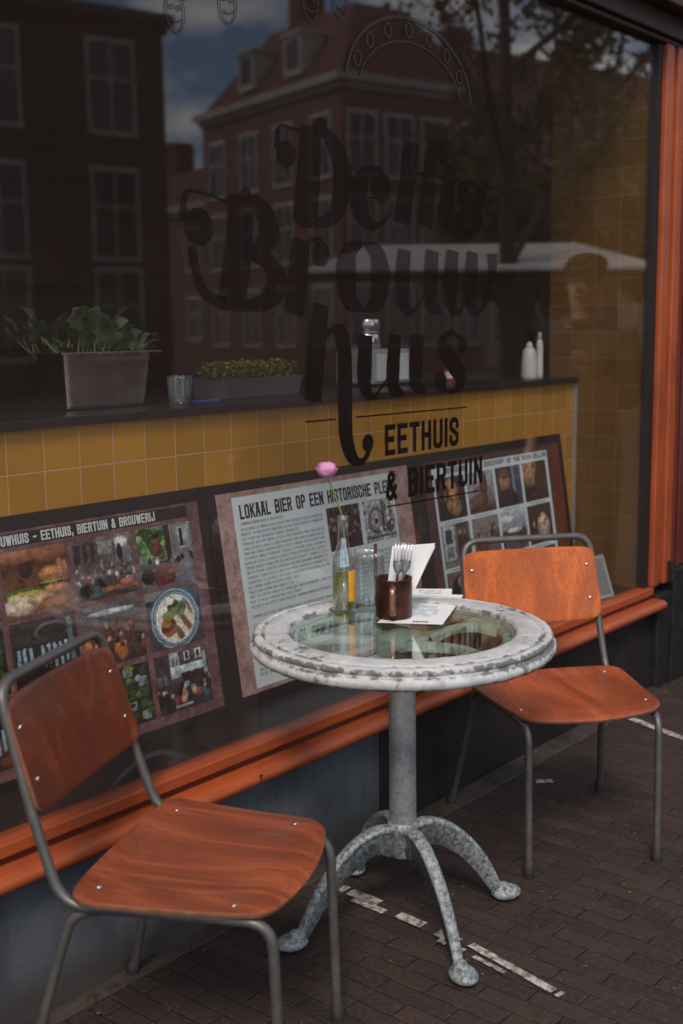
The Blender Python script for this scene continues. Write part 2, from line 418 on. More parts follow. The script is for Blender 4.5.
M['acrylic'] = plain('frosted_acrylic', (.30,.31,.32), .35, var=.15, scale=8, coat=.3)
M['acrylic_edge'] = plain('bright_acrylic_edge', (.50,.52,.54), .3, var=.1)
M['red_plastic'] = plain('red_plastic', (.40,.03,.025), .4)

def leafmat(name, a, b):
    t = NT(name); n = t.noise(t.coord((1,1,1)), 3.5, 3, .6); v = t.noise(t.coord((1,1,1)), 40, 2)
    k = t.math('ADD', t.math('MULTIPLY', n, .6), t.math('MULTIPLY', v, .4))
    d = t.n('BsdfDiffuse'); tr = t.n('BsdfTranslucent'); c = t.ramp(k, [(.35, a), (.65, b)])
    t.l(c, d.inputs[0]); t.l(c, tr.inputs[0]); mx = t.n('MixShader'); mx.inputs[0].default_value = .3
    t.l(d.outputs[0], mx.inputs[1]); t.l(tr.outputs[0], mx.inputs[2]); t.l(mx.outputs[0], t.out.inputs[0]); return t.m
M['salad'] = leafmat('salad_leaves', (.035,.07,.028), (.24,.36,.17))
M['sprout'] = leafmat('sprout_leaves', (.13,.16,.025), (.46,.50,.11))
M['leaf_autumn'] = leafmat('autumn_foliage', (.075,.055,.030), (.22,.16,.085))
M['leaf_green'] = leafmat('dull_green_foliage', (.065,.062,.030), (.19,.165,.08))
M['dry_grass'] = leafmat('dry_grass', (.03,.025,.012), (.085,.065,.03))
M['litter'] = leafmat('fallen_leaf_bits', (.06,.042,.018), (.24,.17,.07))
M['bark'] = plain('dark_bark', (.045,.033,.028), .9, var=.4, scale=8, bstr=.6)
M['b_dark'] = brick('dark_town_brick', (.055,.032,.028), (.04,.025,.023), (.06,.05,.05))
M['b_red'] = brick('red_town_brick', (.23,.090,.068), (.165,.064,.050), (.18,.14,.12))
M['b_tan'] = brick('tan_town_brick', (.42,.27,.19), (.34,.21,.15), (.4,.32,.27))
M['roof_red'] = plain('red_roof_tiles', (.105,.040,.032), .8, var=.45, scale=5)
M['trim_white'] = plain('white_joinery', (.44,.42,.395), .5, var=.08)
M['trim_grey'] = plain('grey_joinery', (.34,.33,.31), .6, var=.3, scale=2)  # mottled grey joinery, darker than the white
M['dark_glass'] = plain('dark_window_glass', (.02,.023,.027), .08, var=.2, scale=1)
M['canvas'] = plain('white_canvas', (.66,.63,.60), .8, var=.05, scale=4)
M['skin'] = plain('skin', (.55,.34,.24), .55, var=.06, scale=20)
M['hair'] = plain('dark_hair', (.022,.015,.011), .5, var=.4, scale=60)
M['sweater'] = plain('dark_sweater', (.030,.026,.026), .9, var=.2, scale=60)
M['trousers'] = plain('dark_trousers', (.028,.030,.038), .9, var=.2, scale=60)
M['shoe'] = plain('dark_shoe', (.02,.017,.016), .6, var=.2)

# ------------------------------------------------------------------ stroke alphabet (tall condensed capitals)
def glyphs():
    W = .40; c = .10
    g = {}
    g['A'] = [[(0,0),(W*.40,1)], [(W*.60,1),(W,0)], [(W*.30,1),(W*.70,1)], [(W*.14,.30),(W*.86,.30)]]
    g['B'] = [[(0,0),(0,1),(W-c,1),(W,.9),(W,.62),(W-c,.52),(0,.52)], [(W-c,.52),(W,.42),(W,.1),(W-c,0),(0,0)]]
    g['C'] = [[(W,.74),(W,.9),(W-c,1),(c,1),(0,.9),(0,.1),(c,0),(W-c,0),(W,.1),(W,.26)]]
    g['D'] = [[(0,0),(0,1),(W-c,1),(W,.88),(W,.12),(W-c,0),(0,0)]]
    g['E'] = [[(W,1),(0,1),(0,0),(W,0)], [(0,.52),(W*.85,.52)]]
    g['F'] = [[(W,1),(0,1),(0,0)], [(0,.52),(W*.85,.52)]]
    g['G'] = [[(W,.74),(W,.9),(W-c,1),(c,1),(0,.9),(0,.1),(c,0),(W-c,0),(W,.1),(W,.48),(W*.55,.48)]]
    g['H'] = [[(0,0),(0,1)], [(W,0),(W,1)], [(0,.52),(W,.52)]]
    g['I'] = [[(0,0),(0,1)]]
    g['J'] = [[(W,1),(W,.1),(W-c,0),(c,0),(0,.1),(0,.26)]]
    g['K'] = [[(0,0),(0,1)], [(W,1),(.08,.45)], [(.16,.56),(W,0)]]
    g['L'] = [[(0,1),(0,0),(W*.9,0)]]
    g['M'] = [[(0,0),(0,1)], [(.02,.95),(W*.62,.35)], [(W*.62,.35),(W*1.24-.02,.95)], [(W*1.24,1),(W*1.24,0)]]
    g['N'] = [[(0,0),(0,1)], [(.02,.93),(W-.02,.07)], [(W,0),(W,1)]]
    g['O'] = [[(W,.5),(W,.9),(W-c,1),(c,1),(0,.9),(0,.1),(c,0),(W-c,0),(W,.1),(W,.5)]]
    g['P'] = [[(0,0),(0,1),(W-c,1),(W,.9),(W,.57),(W-c,.47),(0,.47)]]
    g['R'] = [[(0,0),(0,1),(W-c,1),(W,.9),(W,.60),(W-c,.50),(0,.50)], [(W*.6,.50),(W,0)]]
    g['S'] = [[(W,.74),(W,.9),(W-c,1),(c,1),(0,.9),(0,.66),(W,.36),(W,.1),(W-c,0),(c,0),(0,.1),(0,.26)]]
    g['T'] = [[(0,1),(W,1)], [(W/2,1),(W/2,0)]]
    g['U'] = [[(0,1),(0,.1),(c,0),(W-c,0),(W,.1),(W,1)]]
    g['V'] = [[(0,1),(W*.48,0)], [(W*.52,0),(W,1)]]
    g['W'] = [[(0,1),(W*.32,0)], [(W*.34,0),(W*.68,.9)], [(W*.70,.9),(W*1.04,0)], [(W*1.06,0),(W*1.4,1)]]
    g['Y'] = [[(0,1),(W/2,.48),(W,1)], [(W/2,.48),(W/2,0)]]
    g['-'] = [[(0,.5),(W*.7,.5)]]
    g[','] = [[(0.02,.1),(0,-.14)]]
    g['&'] = [[(W*1.1,0),(.1,.72),(.1,.9),(.18,1),(.28,1),(.34,.9),(.34,.76),(.02,.38),(0,.12),(.1,0),(.24,0),(W*1.1,.42)]]
    return g
GL = glyphs()
def gw(ch):
    if ch == ' ': return .24
    return max(p[0] for st in GL[ch] for p in st)
def text_width(tx, sw=.15, gap=.11):
    return sum(gw(c)+sw+gap for c in tx)-gap
def ribbon(mb, pts, w, to3, mi=0, closed=False):
    """flat ribbon with mitred joins along 2-D points; w may be a list"""
    n = len(pts); ws = w if isinstance(w, (list, tuple)) else [w]*n
    L, Rr = [], []
    for i in range(n):
        p = Vector(pts[i][:2])
        d1 = (p-Vector(pts[i-1][:2])) if i > 0 else None
        d2 = (Vector(pts[i+1][:2])-p) if i < n-1 else None
        if d1 is None or d1.length < 1e-9: d1 = d2
        if d2 is None or d2.length < 1e-9: d2 = d1
        d1 = d1.normalized(); d2 = d2.normalized()
        t = (d1+d2); t = t.normalized() if t.length > 1e-6 else d1
        nn = Vector((-t.y, t.x)); k = nn.dot(Vector((-d1.y, d1.x))); k = 1/max(k, .55)
        L.append(p+nn*ws[i]/2*k); Rr.append(p-nn*ws[i]/2*k)
    vs = [to3(*q) for q in L]+[to3(*q) for q in Rr]
    mb.add(vs, [(i, n+i, n+i+1, i+1) for i in range(n-1)], False, mi)
def write(mb, tx, x, y, h, to3, sw=.15, gap=.11, sx=1.0, mi=0):
    """text at baseline start x,y with cap height h; to3 maps plane coords to 3-D"""
    px = x
    lay = 0
    for ch in tx:
        if ch != ' ':
            for k, st in enumerate(GL[ch]):
                pts = [(px+(sw/2+a)*h*sx, y+(sw/2+b*(1-sw))*h) for a, b in st]
                e = []
                if len(pts) >= 2:   # square the ends off by half a stroke
                    for (a, b, at0) in ((pts[0], pts[1], True), (pts[-1], pts[-2], False)):
                        d = Vector(a)-Vector(b); d = d.normalized()*sw*h*.5
                        e.append((a[0]+d.x, a[1]+d.y))
                    pts = [e[0]]+pts[1:-1]+[e[1]] if len(pts) > 2 else e
                ribbon(mb, pts, sw*h*(.5+.5*sx), (lambda q, k=k: (lambda u, v: to3(u, v, k)))(0), mi)
        px += (gw(ch)+sw+gap)*h*sx
    return px
def disc(mb, x, y, r, to3, n=20, mi=0):
    mb.poly([to3(x+r*math.cos(2*math.pi*k/n), y+r*math.sin(2*math.pi*k/n)) for k in range(n)], mi)

# ------------------------------------------------------------------ ground
g = MB()
g.quad((-90,-90,0),(110,-90,0),(110,60,0),(-90,60,0))
pav = struct(g.build('pavement', M['pave']))
g = MB(); g.box(-8, 2.63, -.055, .0, 0, .006); g.box(2.63, 4.47, -.085, .0, 0, .008)
struct(g.build('kerb', M['kerb'], bevel=.003))
g = MB(); g.box(-90, 110, -90, -11, .004, .008)
struct(g.build('street', M['road']))
# worn white lines on the pavers
def paint_line(segs, lbl):
    mb = MB()
    for (x0, y0, x1, y1, w) in segs:
        a, b = Vector((x0, y0)), Vector((x1, y1)); d = (b-a); n = Vector((-d.y, d.x)).normalized()*w/2
        N = max(2, int(d.length/.012)); L = []
        for i in range(N+1):
            p = a+d*i/N; j1 = random.uniform(-.006, .006); j2 = random.uniform(-.006, .006)
            L.append((p+n*(1+j1*14), p-n*(1+j2*14)))
        for i in range(N):
            if random.random() < .04: continue
            (p, q), (r_, s_) = L[i], L[i+1]
            mb.quad((p.x,p.y,.0045),(q.x,q.y,.0045),(s_.x,s_.y,.0045),(r_.x,r_.y,.0045))
    o = mb.build('road_marking', M['whiteline']); struct(o); return o
paint_line([(2.287,-.13,2.284,-.27,.036),(2.258,-.20,2.256,-.31,.024),(2.266,-.345,2.262,-.43,.034),(2.255,-.475,2.25,-.545,.034),(2.226,-.50,2.222,-.58,.018),(2.258,-.575,2.200,-.86,.024),(2.216,-.61,2.202,-.71,.014)], '')
paint_line([(4.06,-.10,3.96,-.38,.035),(3.93,-.50,3.88,-.72,.035)], '')
paint_line([(3.27,-.16,3.31,-.20,.03)], '')
# scraps of leaf and grit between the pavers
mb = MB()
for i in range(460):
    x = random.uniform(1.2, 4.6); y = -abs(random.gauss(0, .55))-.02
    if random.random() < .25: y = random.uniform(-.12, -.01)
    s_ = random.uniform(.002, .008); a = random.uniform(0, 6.28); e = random.uniform(.25, .6)
    c, sn = math.cos(a), math.sin(a); z = .006
    P = [(-1,-e*.3),(0,-e),(1,0),(0,e)]
    mb.poly([(x+s_*(u*c-v*sn), y+s_*(u*sn+v*c), z+random.uniform(0,.006)) for u, v in P])
o = mb.build('leaf_litter', M['litter']); tag(o, 'tiny yellowish leaf scraps scattered between the pavers', 'leaf litter', kind='stuff')
mb = MB()
for i in range(120):
    cx = random.choice([random.gauss(1.62,.10), random.gauss(3.96,.06), random.gauss(4.45,.05), random.uniform(1.3,4.5)]); cy = random.uniform(-.075,-.03) if cx < 4.3 else random.uniform(-.1,-.02)
    h = random.uniform(.008,.030); a = random.uniform(0,6.28); b = random.uniform(.2,.9)
    d = Vector((math.cos(a), math.sin(a)*.5, 0)); w = Vector((-d.y, d.x, 0))*.0016
    p = Vector((cx, cy, .004)); m_ = p+d*h*b*.4+Vector((0,0,h*.7)); e = p+d*h*b+Vector((0,0,h))
    mb.add([p-w, p+w, m_+w*.7, m_-w*.7, e], [(0,1,2,3),(3,2,4)])
o = mb.build('grass', M['dry_grass']); tag(o, 'thin tufts of grass sprouting along the foot of the shop wall', 'grass', kind='stuff')

# ------------------------------------------------------------------ the cafe front
cafe = thing('cafe_building', 'cafe front with large window in orange frame above blue-grey plinth', 'building', (0,0,0))
FR = 4.435; TOP = 2.57; GX0 = -.9
mb = MB(); mb.box(-8, 7.5, .0, .35, TOP+.38, 9.5); mb.box(-8, GX0-.08, .0, .35, .5, TOP+.38)
mb.build('wall', M['facade'], cafe)
mb = MB(); mb.box(-8, 2.63, .0, .06, 0, .34)
mb.build('plinth_panel', M['bluegrey'], cafe)['label'] = 'scuffed blue-grey panel under the window sill'
mb = MB(); mb.box(2.633, 4.47, .004, .06, 0, .34); mb.box(2.633, 2.69, -.004, .003, 0, .34)
mb.build('plinth_panel', M['black_panel'], cafe, bevel=.003)['label'] = 'near-black panel under the right part of the sill'
mb = MB(); mb.box(4.475, 4.60, -.025, .06, 0, .40); mb.box(4.602, 7.5, -.035, .06, 0, .49)
mb.build('stone_base', M['black_stone'], cafe, bevel=.006)
mb = MB(); mb.box(4.61, 7.5, -.02, .06, .495, 9.5); mb.box(4.63, 4.66, -.03, -.021, .495, TOP)
mb.build('pilaster', M['maroon'], cafe, bevel=.004)
# sill: flat rail, groove, half round
mb = MB(); mb.box(GX0, 4.455, -.012, .05, .403, .435)
sill = mb.build('window_sill', M['orange'], cafe, bevel=.005, seg=3)
mb = MB(); mb.box(GX0, 4.45, .003, .045, .385, .402); mb.build('sill_groove', M['orange_dark'], sill)
mb = MB()
prof = [(.03,.384),(-.035,.384),(-.052,.380),(-.061,.371),(-.063,.361),(-.057,.350),(-.045,.344),(.03,.342)]
vs = [(x, y, z) for x in (GX0, 4.475) for (y, z) in prof]; n = len(prof)
mb.add(vs, [(i, i+1, n+i+1, n+i) for i in range(n-1)], True); mb.add(vs[:n], [tuple(range(n-1,-1,-1))]); mb.add(vs[n:], [tuple(range(n))])
mb.build('sill_moulding', M['orange'], sill)
mb = MB(); write(mb, 'T', 2.055, .356, .022, lambda u, v, k=0: (u, -.0642-.0003*k, v), sw=.2); mb.build('sill_mark', M['ink'], sill)
# right stile with its beads
mb = MB(); mb.box(4.442, 4.505, -.012, .05, .437, TOP); mb.box(4.532, 4.598, -.018, .05, .437, TOP)
fr = mb.build('window_frame', M['orange'], cafe, bevel=.006, seg=3)
mb = MB(); mb.box(4.506, 4.531, .004, .045, .437, TOP); mb.build('frame_groove', M['orange_dark'], fr)
mb = MB(); mb.box(4.406, 4.441, .008, .045, .437, TOP); mb.build('frame_gasket', M['gasket'], fr)
mb = MB(); mb.box(4.56, 4.585, -.034, -.019, .44, .53); mb.tube([(4.572,-.038,.445),(4.572,-.038,.525)], .009, 10)
mb.build('frame_hinge', M['gasket'], fr, bevel=.002)
mb = MB(); mb.box(GX0-.08, GX0, -.012, .05, .437, TOP); mb.build('window_frame', M['orange'], cafe, bevel=.006)
mb = MB(); mb.box(-8, 7.5, -.03, .30, TOP+.02, TOP+.38); mb.box(-8, 4.62, -.012, .06, TOP, TOP+.019); mb.box(-8, 7.5, -.10, -.031, TOP+.10, TOP+.38)
mb.build('head_beam', M['brown_beam'], cafe, bevel=.006)
# pane and what is stuck to it
mb = MB(); mb.quad((GX0,.02,.437),(4.4055,.02,.437),(4.4055,.02,TOP),(GX0,.02,TOP))
pane = mb.build('window_pane', M['pane'], cafe)
mb = MB(); mb.quad((GX0,.0262,.437),(4.4055,.0262,.437),(4.4055,.0262,TOP),(GX0,.0262,TOP)); mb.build('inner_pane', M['pane_in'], pane)  # second pane, added to strengthen the reflections around the lettering
LAY = [0]
GS = [1]; DN = [0]
def on_glass(u, v, k=0): return (u, .0222+.0003*(k+LAY[0]), v)
mb = MB()
def sw_(pts, sub=14):
    LAY[0] = (LAY[0]+1) % 6
    P = catmull([Vector(p) for p in pts], sub)
    ribbon(mb, [(p.x, p.y) for p in P], [max(p.z*.84, .004) for p in P], on_glass)
def dd(x, y, r):
    r *= .9
    LAY[0] = (LAY[0]+1) % 6; disc(mb, x, y, r, on_glass)
# first line of the name
sw_([(2.395,2.02,.09),(2.385,1.9,.10),(2.362,1.775,.10)]); sw_([(2.38,2.02,.015),(2.47,2.005,.045),(2.525,1.91,.088),(2.48,1.80,.05),(2.34,1.77,.012)])
dd(2.298,1.945,.037); sw_([(2.263,1.955,.02),(2.275,2.01,.010),(2.33,2.01,.007),(2.43,1.995,.006)]); dd(2.437,2.035,.021)
sw_([(2.69,1.94,.02),(2.62,1.925,.05),(2.588,1.86,.085),(2.62,1.80,.05),(2.68,1.79,.018),(2.735,1.83,.006)]); dd(2.69,1.895,.046); sw_([(2.60,1.86,.006),(2.735,1.868,.006)])
sw_([(2.835,2.03,.072),(2.815,1.92,.08),(2.79,1.80,.082)])
sw_([(3.0,2.02,.012),(2.965,2.04,.02),(2.935,2.0,.06),(2.92,1.90,.072),(2.90,1.80,.074)]); dd(2.995,2.005,.027); sw_([(2.87,1.948,.010),(3.08,1.948,.010)])
sw_([(3.035,1.985,.05),(3.02,1.90,.072),(3.005,1.83,.07),(3.045,1.795,.02)])
sw_([(3.20,1.925,.02),(3.145,1.948,.018),(3.10,1.915,.055),(3.14,1.872,.075),(3.185,1.83,.06),(3.14,1.795,.018),(3.08,1.81,.02)]); dd(3.2,1.91,.026); dd(3.085,1.825,.031)
brand = mb.build('lettering', M['decal'], pane)
# second line
mb = MB()
sw_([(2.13,1.80,.10),(2.115,1.68,.11),(2.085,1.56,.11)]); sw_([(2.08,1.822,.012),(2.19,1.81,.05),(2.228,1.75,.085),(2.19,1.70,.05),(2.13,1.69,.012)]); sw_([(2.13,1.69,.012),(2.22,1.672,.05),(2.255,1.62,.085),(2.20,1.57,.05),(2.06,1.555,.012)])
dd(1.985,1.745,.05); sw_([(1.94,1.76,.03),(1.945,1.82,.014),(2.0,1.825,.008),(2.13,1.80,.006)]); dd(2.147,1.832,.020); sw_([(1.96,1.70,.03),(1.99,1.60,.03),(2.07,1.565,.04)])
sw_([(2.35,1.733,.072),(2.335,1.64,.082),(2.315,1.54,.085)]); sw_([(2.34,1.68,.006),(2.38,1.73,.014),(2.43,1.735,.025)]); dd(2.427,1.70,.037)
sw_([(2.61,1.737,.008),(2.55,1.71,.07),(2.532,1.645,.098),(2.55,1.58,.07),(2.61,1.55,.008)]); sw_([(2.61,1.737,.008),(2.668,1.71,.07),(2.686,1.645,.098),(2.668,1.58,.07),(2.61,1.55,.008)])
sw_([(2.80,1.727,.068),(2.79,1.64,.078),(2.795,1.575,.06),(2.835,1.55,.02),(2.90,1.60,.006)]); sw_([(2.94,1.73,.068),(2.928,1.62,.076),(2.935,1.57,.06),(2.985,1.55,.012)])
sw_([(3.045,1.735,.068),(3.035,1.64,.078),(3.04,1.575,.06),(3.08,1.55,.02),(3.13,1.60,.006)]); sw_([(3.155,1.735,.068),(3.145,1.64,.078),(3.15,1.575,.06),(3.19,1.55,.022),(3.245,1.60,.02),(3.27,1.67,.045),(3.268,1.735,.065)])
mb.build('lettering', M['decal'], pane)
# third line with the long hooked tail
mb = MB()
sw_([(2.425,1.568,.072),(2.405,1.44,.078),(2.385,1.31,.082)]); sw_([(2.41,1.45,.006),(2.46,1.495,.02),(2.505,1.49,.06),(2.52,1.42,.073),(2.52,1.30,.073),(2.522,1.21,.07),(2.545,1.15,.055),(2.58,1.127,.028),(2.612,1.14,.022),(2.628,1.17,.03)]); dd(2.620,1.178,.029)
sw_([(2.615,1.484,.068),(2.605,1.39,.078),(2.61,1.335,.06),(2.65,1.31,.02),(2.71,1.36,.006)]); sw_([(2.75,1.484,.068),(2.738,1.38,.076),(2.745,1.33,.06),(2.79,1.31,.012)])
sw_([(2.862,1.482,.072),(2.85,1.39,.08),(2.855,1.335,.06),(2.90,1.312,.012)])
sw_([(3.10,1.46,.018),(3.04,1.488,.016),(2.992,1.45,.06),(3.045,1.395,.085),(3.09,1.345,.065),(3.045,1.305,.018),(2.98,1.32,.02)]); dd(3.10,1.445,.028); dd(2.982,1.338,.034)
mb.build('lettering', M['decal'], pane)
LAY[0] = 0
mb = MB()
w1 = text_width('EETHUIS', .19, .12); write(mb, 'EETHUIS', 2.697, 1.134, .091, on_glass, .19, .12, (3.076-2.697)/(w1*.091))
w1 = text_width('& BIERTUIN', .19, .12); write(mb, '& BIERTUIN', 2.700, 1.000, .088, on_glass, .19, .12, (3.214-2.700)/(w1*.088))
for (a, b) in (((2.351,1.257),(2.478,1.256)), ((2.564,1.256),(3.125,1.252)), ((2.702,.984),(3.209,.975))): ribbon(mb, [a, b], .0045, on_glass)
mb.build('lettering', M['decal'], pane)
# faint sketches and arched badge at the top of the pane, stuck on the inside
GS[0] = 1; mb = MB()
def loop(cx, cy, rx, ry, a0=0, a1=6.283, w=.004, n=22):
    ribbon(mb, [(cx+rx*math.cos(a0+(a1-a0)*k/n), cy+ry*math.sin(a0+(a1-a0)*k/n)) for k in range(n+1)], w, on_glass)
for (cx, cy) in ((2.40,2.33),(2.10,2.27),(1.93,2.22),(2.52,2.36)):
    mb = MB()
    loop(cx, cy, .028, .045); loop(cx, cy-.012, .017, .010, 3.3, 6.1); loop(cx-.011, cy+.010, .005, .004); loop(cx+.011, cy+.010, .005, .004)
    loop(cx, cy+.02, .032, .034, .3, 2.8, .008); mb.build('window_sketch', M['ghost_decal'], pane)
mb = MB()
loop(2.84, 2.16, .30, .21, .10, 3.04, .010); loop(2.84, 2.15, .245, .155, .2, 2.95, .005)
for k in range(7):
    a = 2.75-k*.37; loop(2.84+.272*math.cos(a), 2.155+.182*math.sin(a), .015, .019, w=.006)
mb.build('arched_badge', M['ghost_decal'], pane)
# inside: ledge, tiled partition, counter, tiled column and the dim room
mb = MB(); mb.box(GX0, 4.43, .051, .352, .30, .43); mb.build('window_ledge', M['ledge'], cafe)
mb = MB(); mb.box(GX0, 4.417, .353, .45, .30, 1.268); mb.build('tiled_partition', M['tile_x'], cafe)
mb = MB(); mb.box(GX0, 4.413, .330, .78, 1.270, 1.293); mb.build('countertop', M['counter'], cafe, bevel=.003)
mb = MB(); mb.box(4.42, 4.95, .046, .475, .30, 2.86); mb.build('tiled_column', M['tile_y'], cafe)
mb = MB(); mb.box(4.413, 4.419, .338, .352, .43, 1.268); mb.build('corner_strip', M['pale_box'], cafe)
mb = MB(); mb.box(GX0-.1, 7.4, .46, 6.3, .02, .05); mb.build('interior_floor', M['inner_floor'], cafe)
mb = MB(); mb.box(GX0-.1, 7.4, 6.3, 6.4, .02, 2.9); mb.box(7.4, 7.5, .36, 6.4, .02, 2.9); mb.box(GX0-.2, GX0-.1, .36, 6.4, .02, 2.9); mb.box(4.96,7.4,.36,.47,.05,2.86)
mb.build('interior_wall', M['inner'], cafe)
mb = MB(); mb.box(GX0-.2, 7.5, .36, 6.4, 2.87, 2.95); mb.build('interior_ceiling', M['inner'], cafe)
mb = MB(); mb.box(2.3, 6.2, 5.9, 6.29, 1.35, 1.39); mb.box(2.3, 6.2, 5.9, 6.29, 1.85, 1.89); mb.build('wall_shelf', M['counter'], cafe)

# ------------------------------------------------------------------ posters leaning on the partition
TILT = math.atan2(.1, .635)
rnd = random.Random(5)
def vn(x, y, s=0): return mnoise.noise(Vector((x, y, s*7.31)))
def lerp(a, b, t): return tuple(p*(1-t)+q*t for p, q in zip(a, b))
K, BR, AM, CR, GY, WH, GN, BL, RD = (.012,.010,.011), (.12,.045,.025), (.36,.15,.04), (.48,.30,.17), (.13,.13,.14), (.58,.60,.61), (.07,.14,.04), (.07,.13,.18), (.22,.04,.035)
SK = (.40,.22,.14)
def paint(bg0, bg1, shapes, seed, grain=.5):
    """small flat picture: soft background, then shapes painted in order; ('e',x,y,rx,ry,col) ellipse, ('r',x0,x1,y0,y1,col) rectangle"""
    def f(u, v):
        c = lerp(bg0, bg1, v)
        for sh in shapes:
            if sh[0] == 'e':
                q = ((u-sh[1])/sh[3])**2+((v-sh[2])/sh[4])**2
                if q < 1: c = tuple(min(1, w*(1.12-.45*q+.25*(v-sh[2])/sh[4]-.12*(u-sh[1])/sh[3])) for w in sh[5])
            elif sh[1] <= u <= sh[2] and sh[3] <= v <= sh[4]:
                k = .85+.3*(v-sh[3])/(sh[4]-sh[3]); c = tuple(min(1, w*k) for w in sh[5])
        m = 1+grain*vn(u*11, v*11, seed)+grain*.7*vn(u*29, v*29, seed+3)
        return tuple(max(.004, w*m) for w in c)
    return f
def crowd(seed, n_, y0, y1, s0, s1, cols):
    r_ = random.Random(seed); L = []
    for i in range(n_):
        y = y1-(y1-y0)*i/n_; sz = s0+(s1-s0)*i/n_; x = r_.uniform(0, 1); c = r_.choice(cols)
        L += [('e', x, y, sz*1.0, sz*1.5, c), ('e', x+r_.uniform(-.01,.01), y+sz*1.75, sz*.48, sz*.6, r_.choice([SK, BR, K, CR]))]
    return L
def scatter(seed, n_, xr, yr, s0, s1, cols, asp=1.0):
    r_ = random.Random(seed)
    return [('e', r_.uniform(*xr), r_.uniform(*yr), r_.uniform(s0, s1), r_.uniform(s0, s1)*asp, r_.choice(cols)) for _ in range(n_)]
f_burger = paint((.26,.12,.055), (.05,.022,.014), scatter(2, 8, (0,1), (.45,.95), .05, .14, [K, (.05,.02,.015), BR])+[('e',.28,.97,.42,.17,(.36,.17,.10)),('e',.72,.93,.30,.16,(.30,.13,.075)),
    ('e',.78,.40,.26,.13,K),('e',.76,.56,.22,.14,(.40,.19,.07)),('e',.74,.60,.15,.07,(.52,.28,.11)),('r',.56,.98,.43,.47,(.30,.33,.10)),('r',.57,.97,.38,.42,(.10,.03,.02)),('e',.77,.34,.22,.07,(.45,.24,.10)),
    ('e',.88,.62,.05,.17,(.42,.21,.13)),('e',.96,.58,.05,.17,(.38,.18,.11)),('e',.30,.34,.32,.08,(.10,.16,.05)),('e',.34,.30,.30,.06,(.52,.42,.10)),('e',.22,.16,.26,.15,(.58,.50,.42)),('e',.52,.22,.20,.10,(.50,.36,.20)),('e',.75,.12,.26,.10,(.30,.14,.06))], 3, .45)
f_crowd = paint((.05,.035,.03), (.16,.15,.15), [('r',0,.42,.55,1,(.11,.08,.08)),('r',.03,.12,.62,.92,(.03,.03,.035)),('r',.17,.24,.62,.92,(.03,.03,.035)),('r',.30,.37,.62,.92,(.03,.03,.035)),('r',.42,.66,.70,.92,(.24,.25,.25)),('r',.44,.64,.66,.70,(.10,.10,.10)),('r',.70,.96,.5,1,(.20,.20,.21)),('e',.82,.86,.12,.10,WH),('e',.78,.70,.05,.14,K)]
    +crowd(11, 34, .18, .56, .022, .045, [K, WH, GY, BR, BL, K, (.3,.3,.3)])+[('r',.40,1,.10,.17,(.30,.12,.05)),('e',.85,.20,.14,.06,(.40,.20,.13)),('r',0,.3,.03,.09,(.22,.09,.04)),('e',.12,.14,.09,.12,K),('e',.33,.12,.07,.10,BL)], 12, .6)
f_couple = paint((.12,.125,.14), (.22,.26,.24), scatter(20, 34, (0,.5), (.5,1), .04, .10, [(.05,.15,.03), (.10,.25,.06), (.03,.08,.02), (.22,.34,.16)])+[('r',.50,.60,.36,1,(.035,.025,.02)),('r',.62,.70,.5,1,(.16,.16,.17)),('r',.74,.96,.55,.95,(.30,.33,.36)),('r',.78,.84,.6,.9,K)]
    +[('r',0,1,.30,.40,(.05,.045,.045)),('e',.33,.62,.12,.13,(.15,.05,.035)),('e',.33,.78,.075,.09,(.20,.09,.06)),('e',.33,.84,.08,.05,K),('e',.42,.15,.20,.22,(.14,.05,.04)),('e',.62,.20,.16,.05,(.25,.11,.05)),('e',.12,.18,.12,.14,K),('e',.86,.26,.14,.14,(.18,.19,.22))]+crowd(22, 6, .36, .44, .03, .045, [K, GY, WH]), 21, .5)
def f_plate(u, v):
    x, y = (u-.5)/1.0, (v-.48)*.86; d = math.hypot(x, y)
    b = tuple(w*(1+.8*vn(u*9, v*5, 6)) for w in (.055,.05,.06))
    if v > .86 and u < .6: b = (.20,.21,.21)
    if d < .465: b = (.05,.10,.14) if (d > .44 or abs(d-.405) < .011 or abs(d-.372) < .007) else (.30,.42,.48)
    if d < .355: b = (.60,.60,.54)
    if d < .335:
        k = vn(u*12, v*12, 8)
        ang = (u*.85+v*.5)*30; st = math.sin(ang+1.2*vn(u*5, v*5, 3))
        if u > .44: b = (.62,.57,.48) if st > .25 else (.40,.30,.20) if st > -.3 else (.16,.11,.06)
        if (u-.55)**2/.030+(v-.66)**2/.020 < 1: b = (.035,.065,.02) if k < .05 else (.13,.20,.07)
        if (u-.36)**2/.020+(v-.36)**2/.030 < 1: b = (.10,.035,.015) if k < -.05 else (.36,.14,.03)
        if (u-.38)**2/.012+(v-.55)**2/.006 < 1: b = (.20,.24,.06)
        if (u-.44)**2+(v-.79)**2 < .0042 or (u-.62)**2+(v-.82)**2 < .0042 or (u-.32)**2+(v-.68)**2 < .0032: b = (.70,.70,.68)
    m = 1+.35*vn(u*28, v*28, 9)
    return tuple(max(.004, w*m) for w in b)
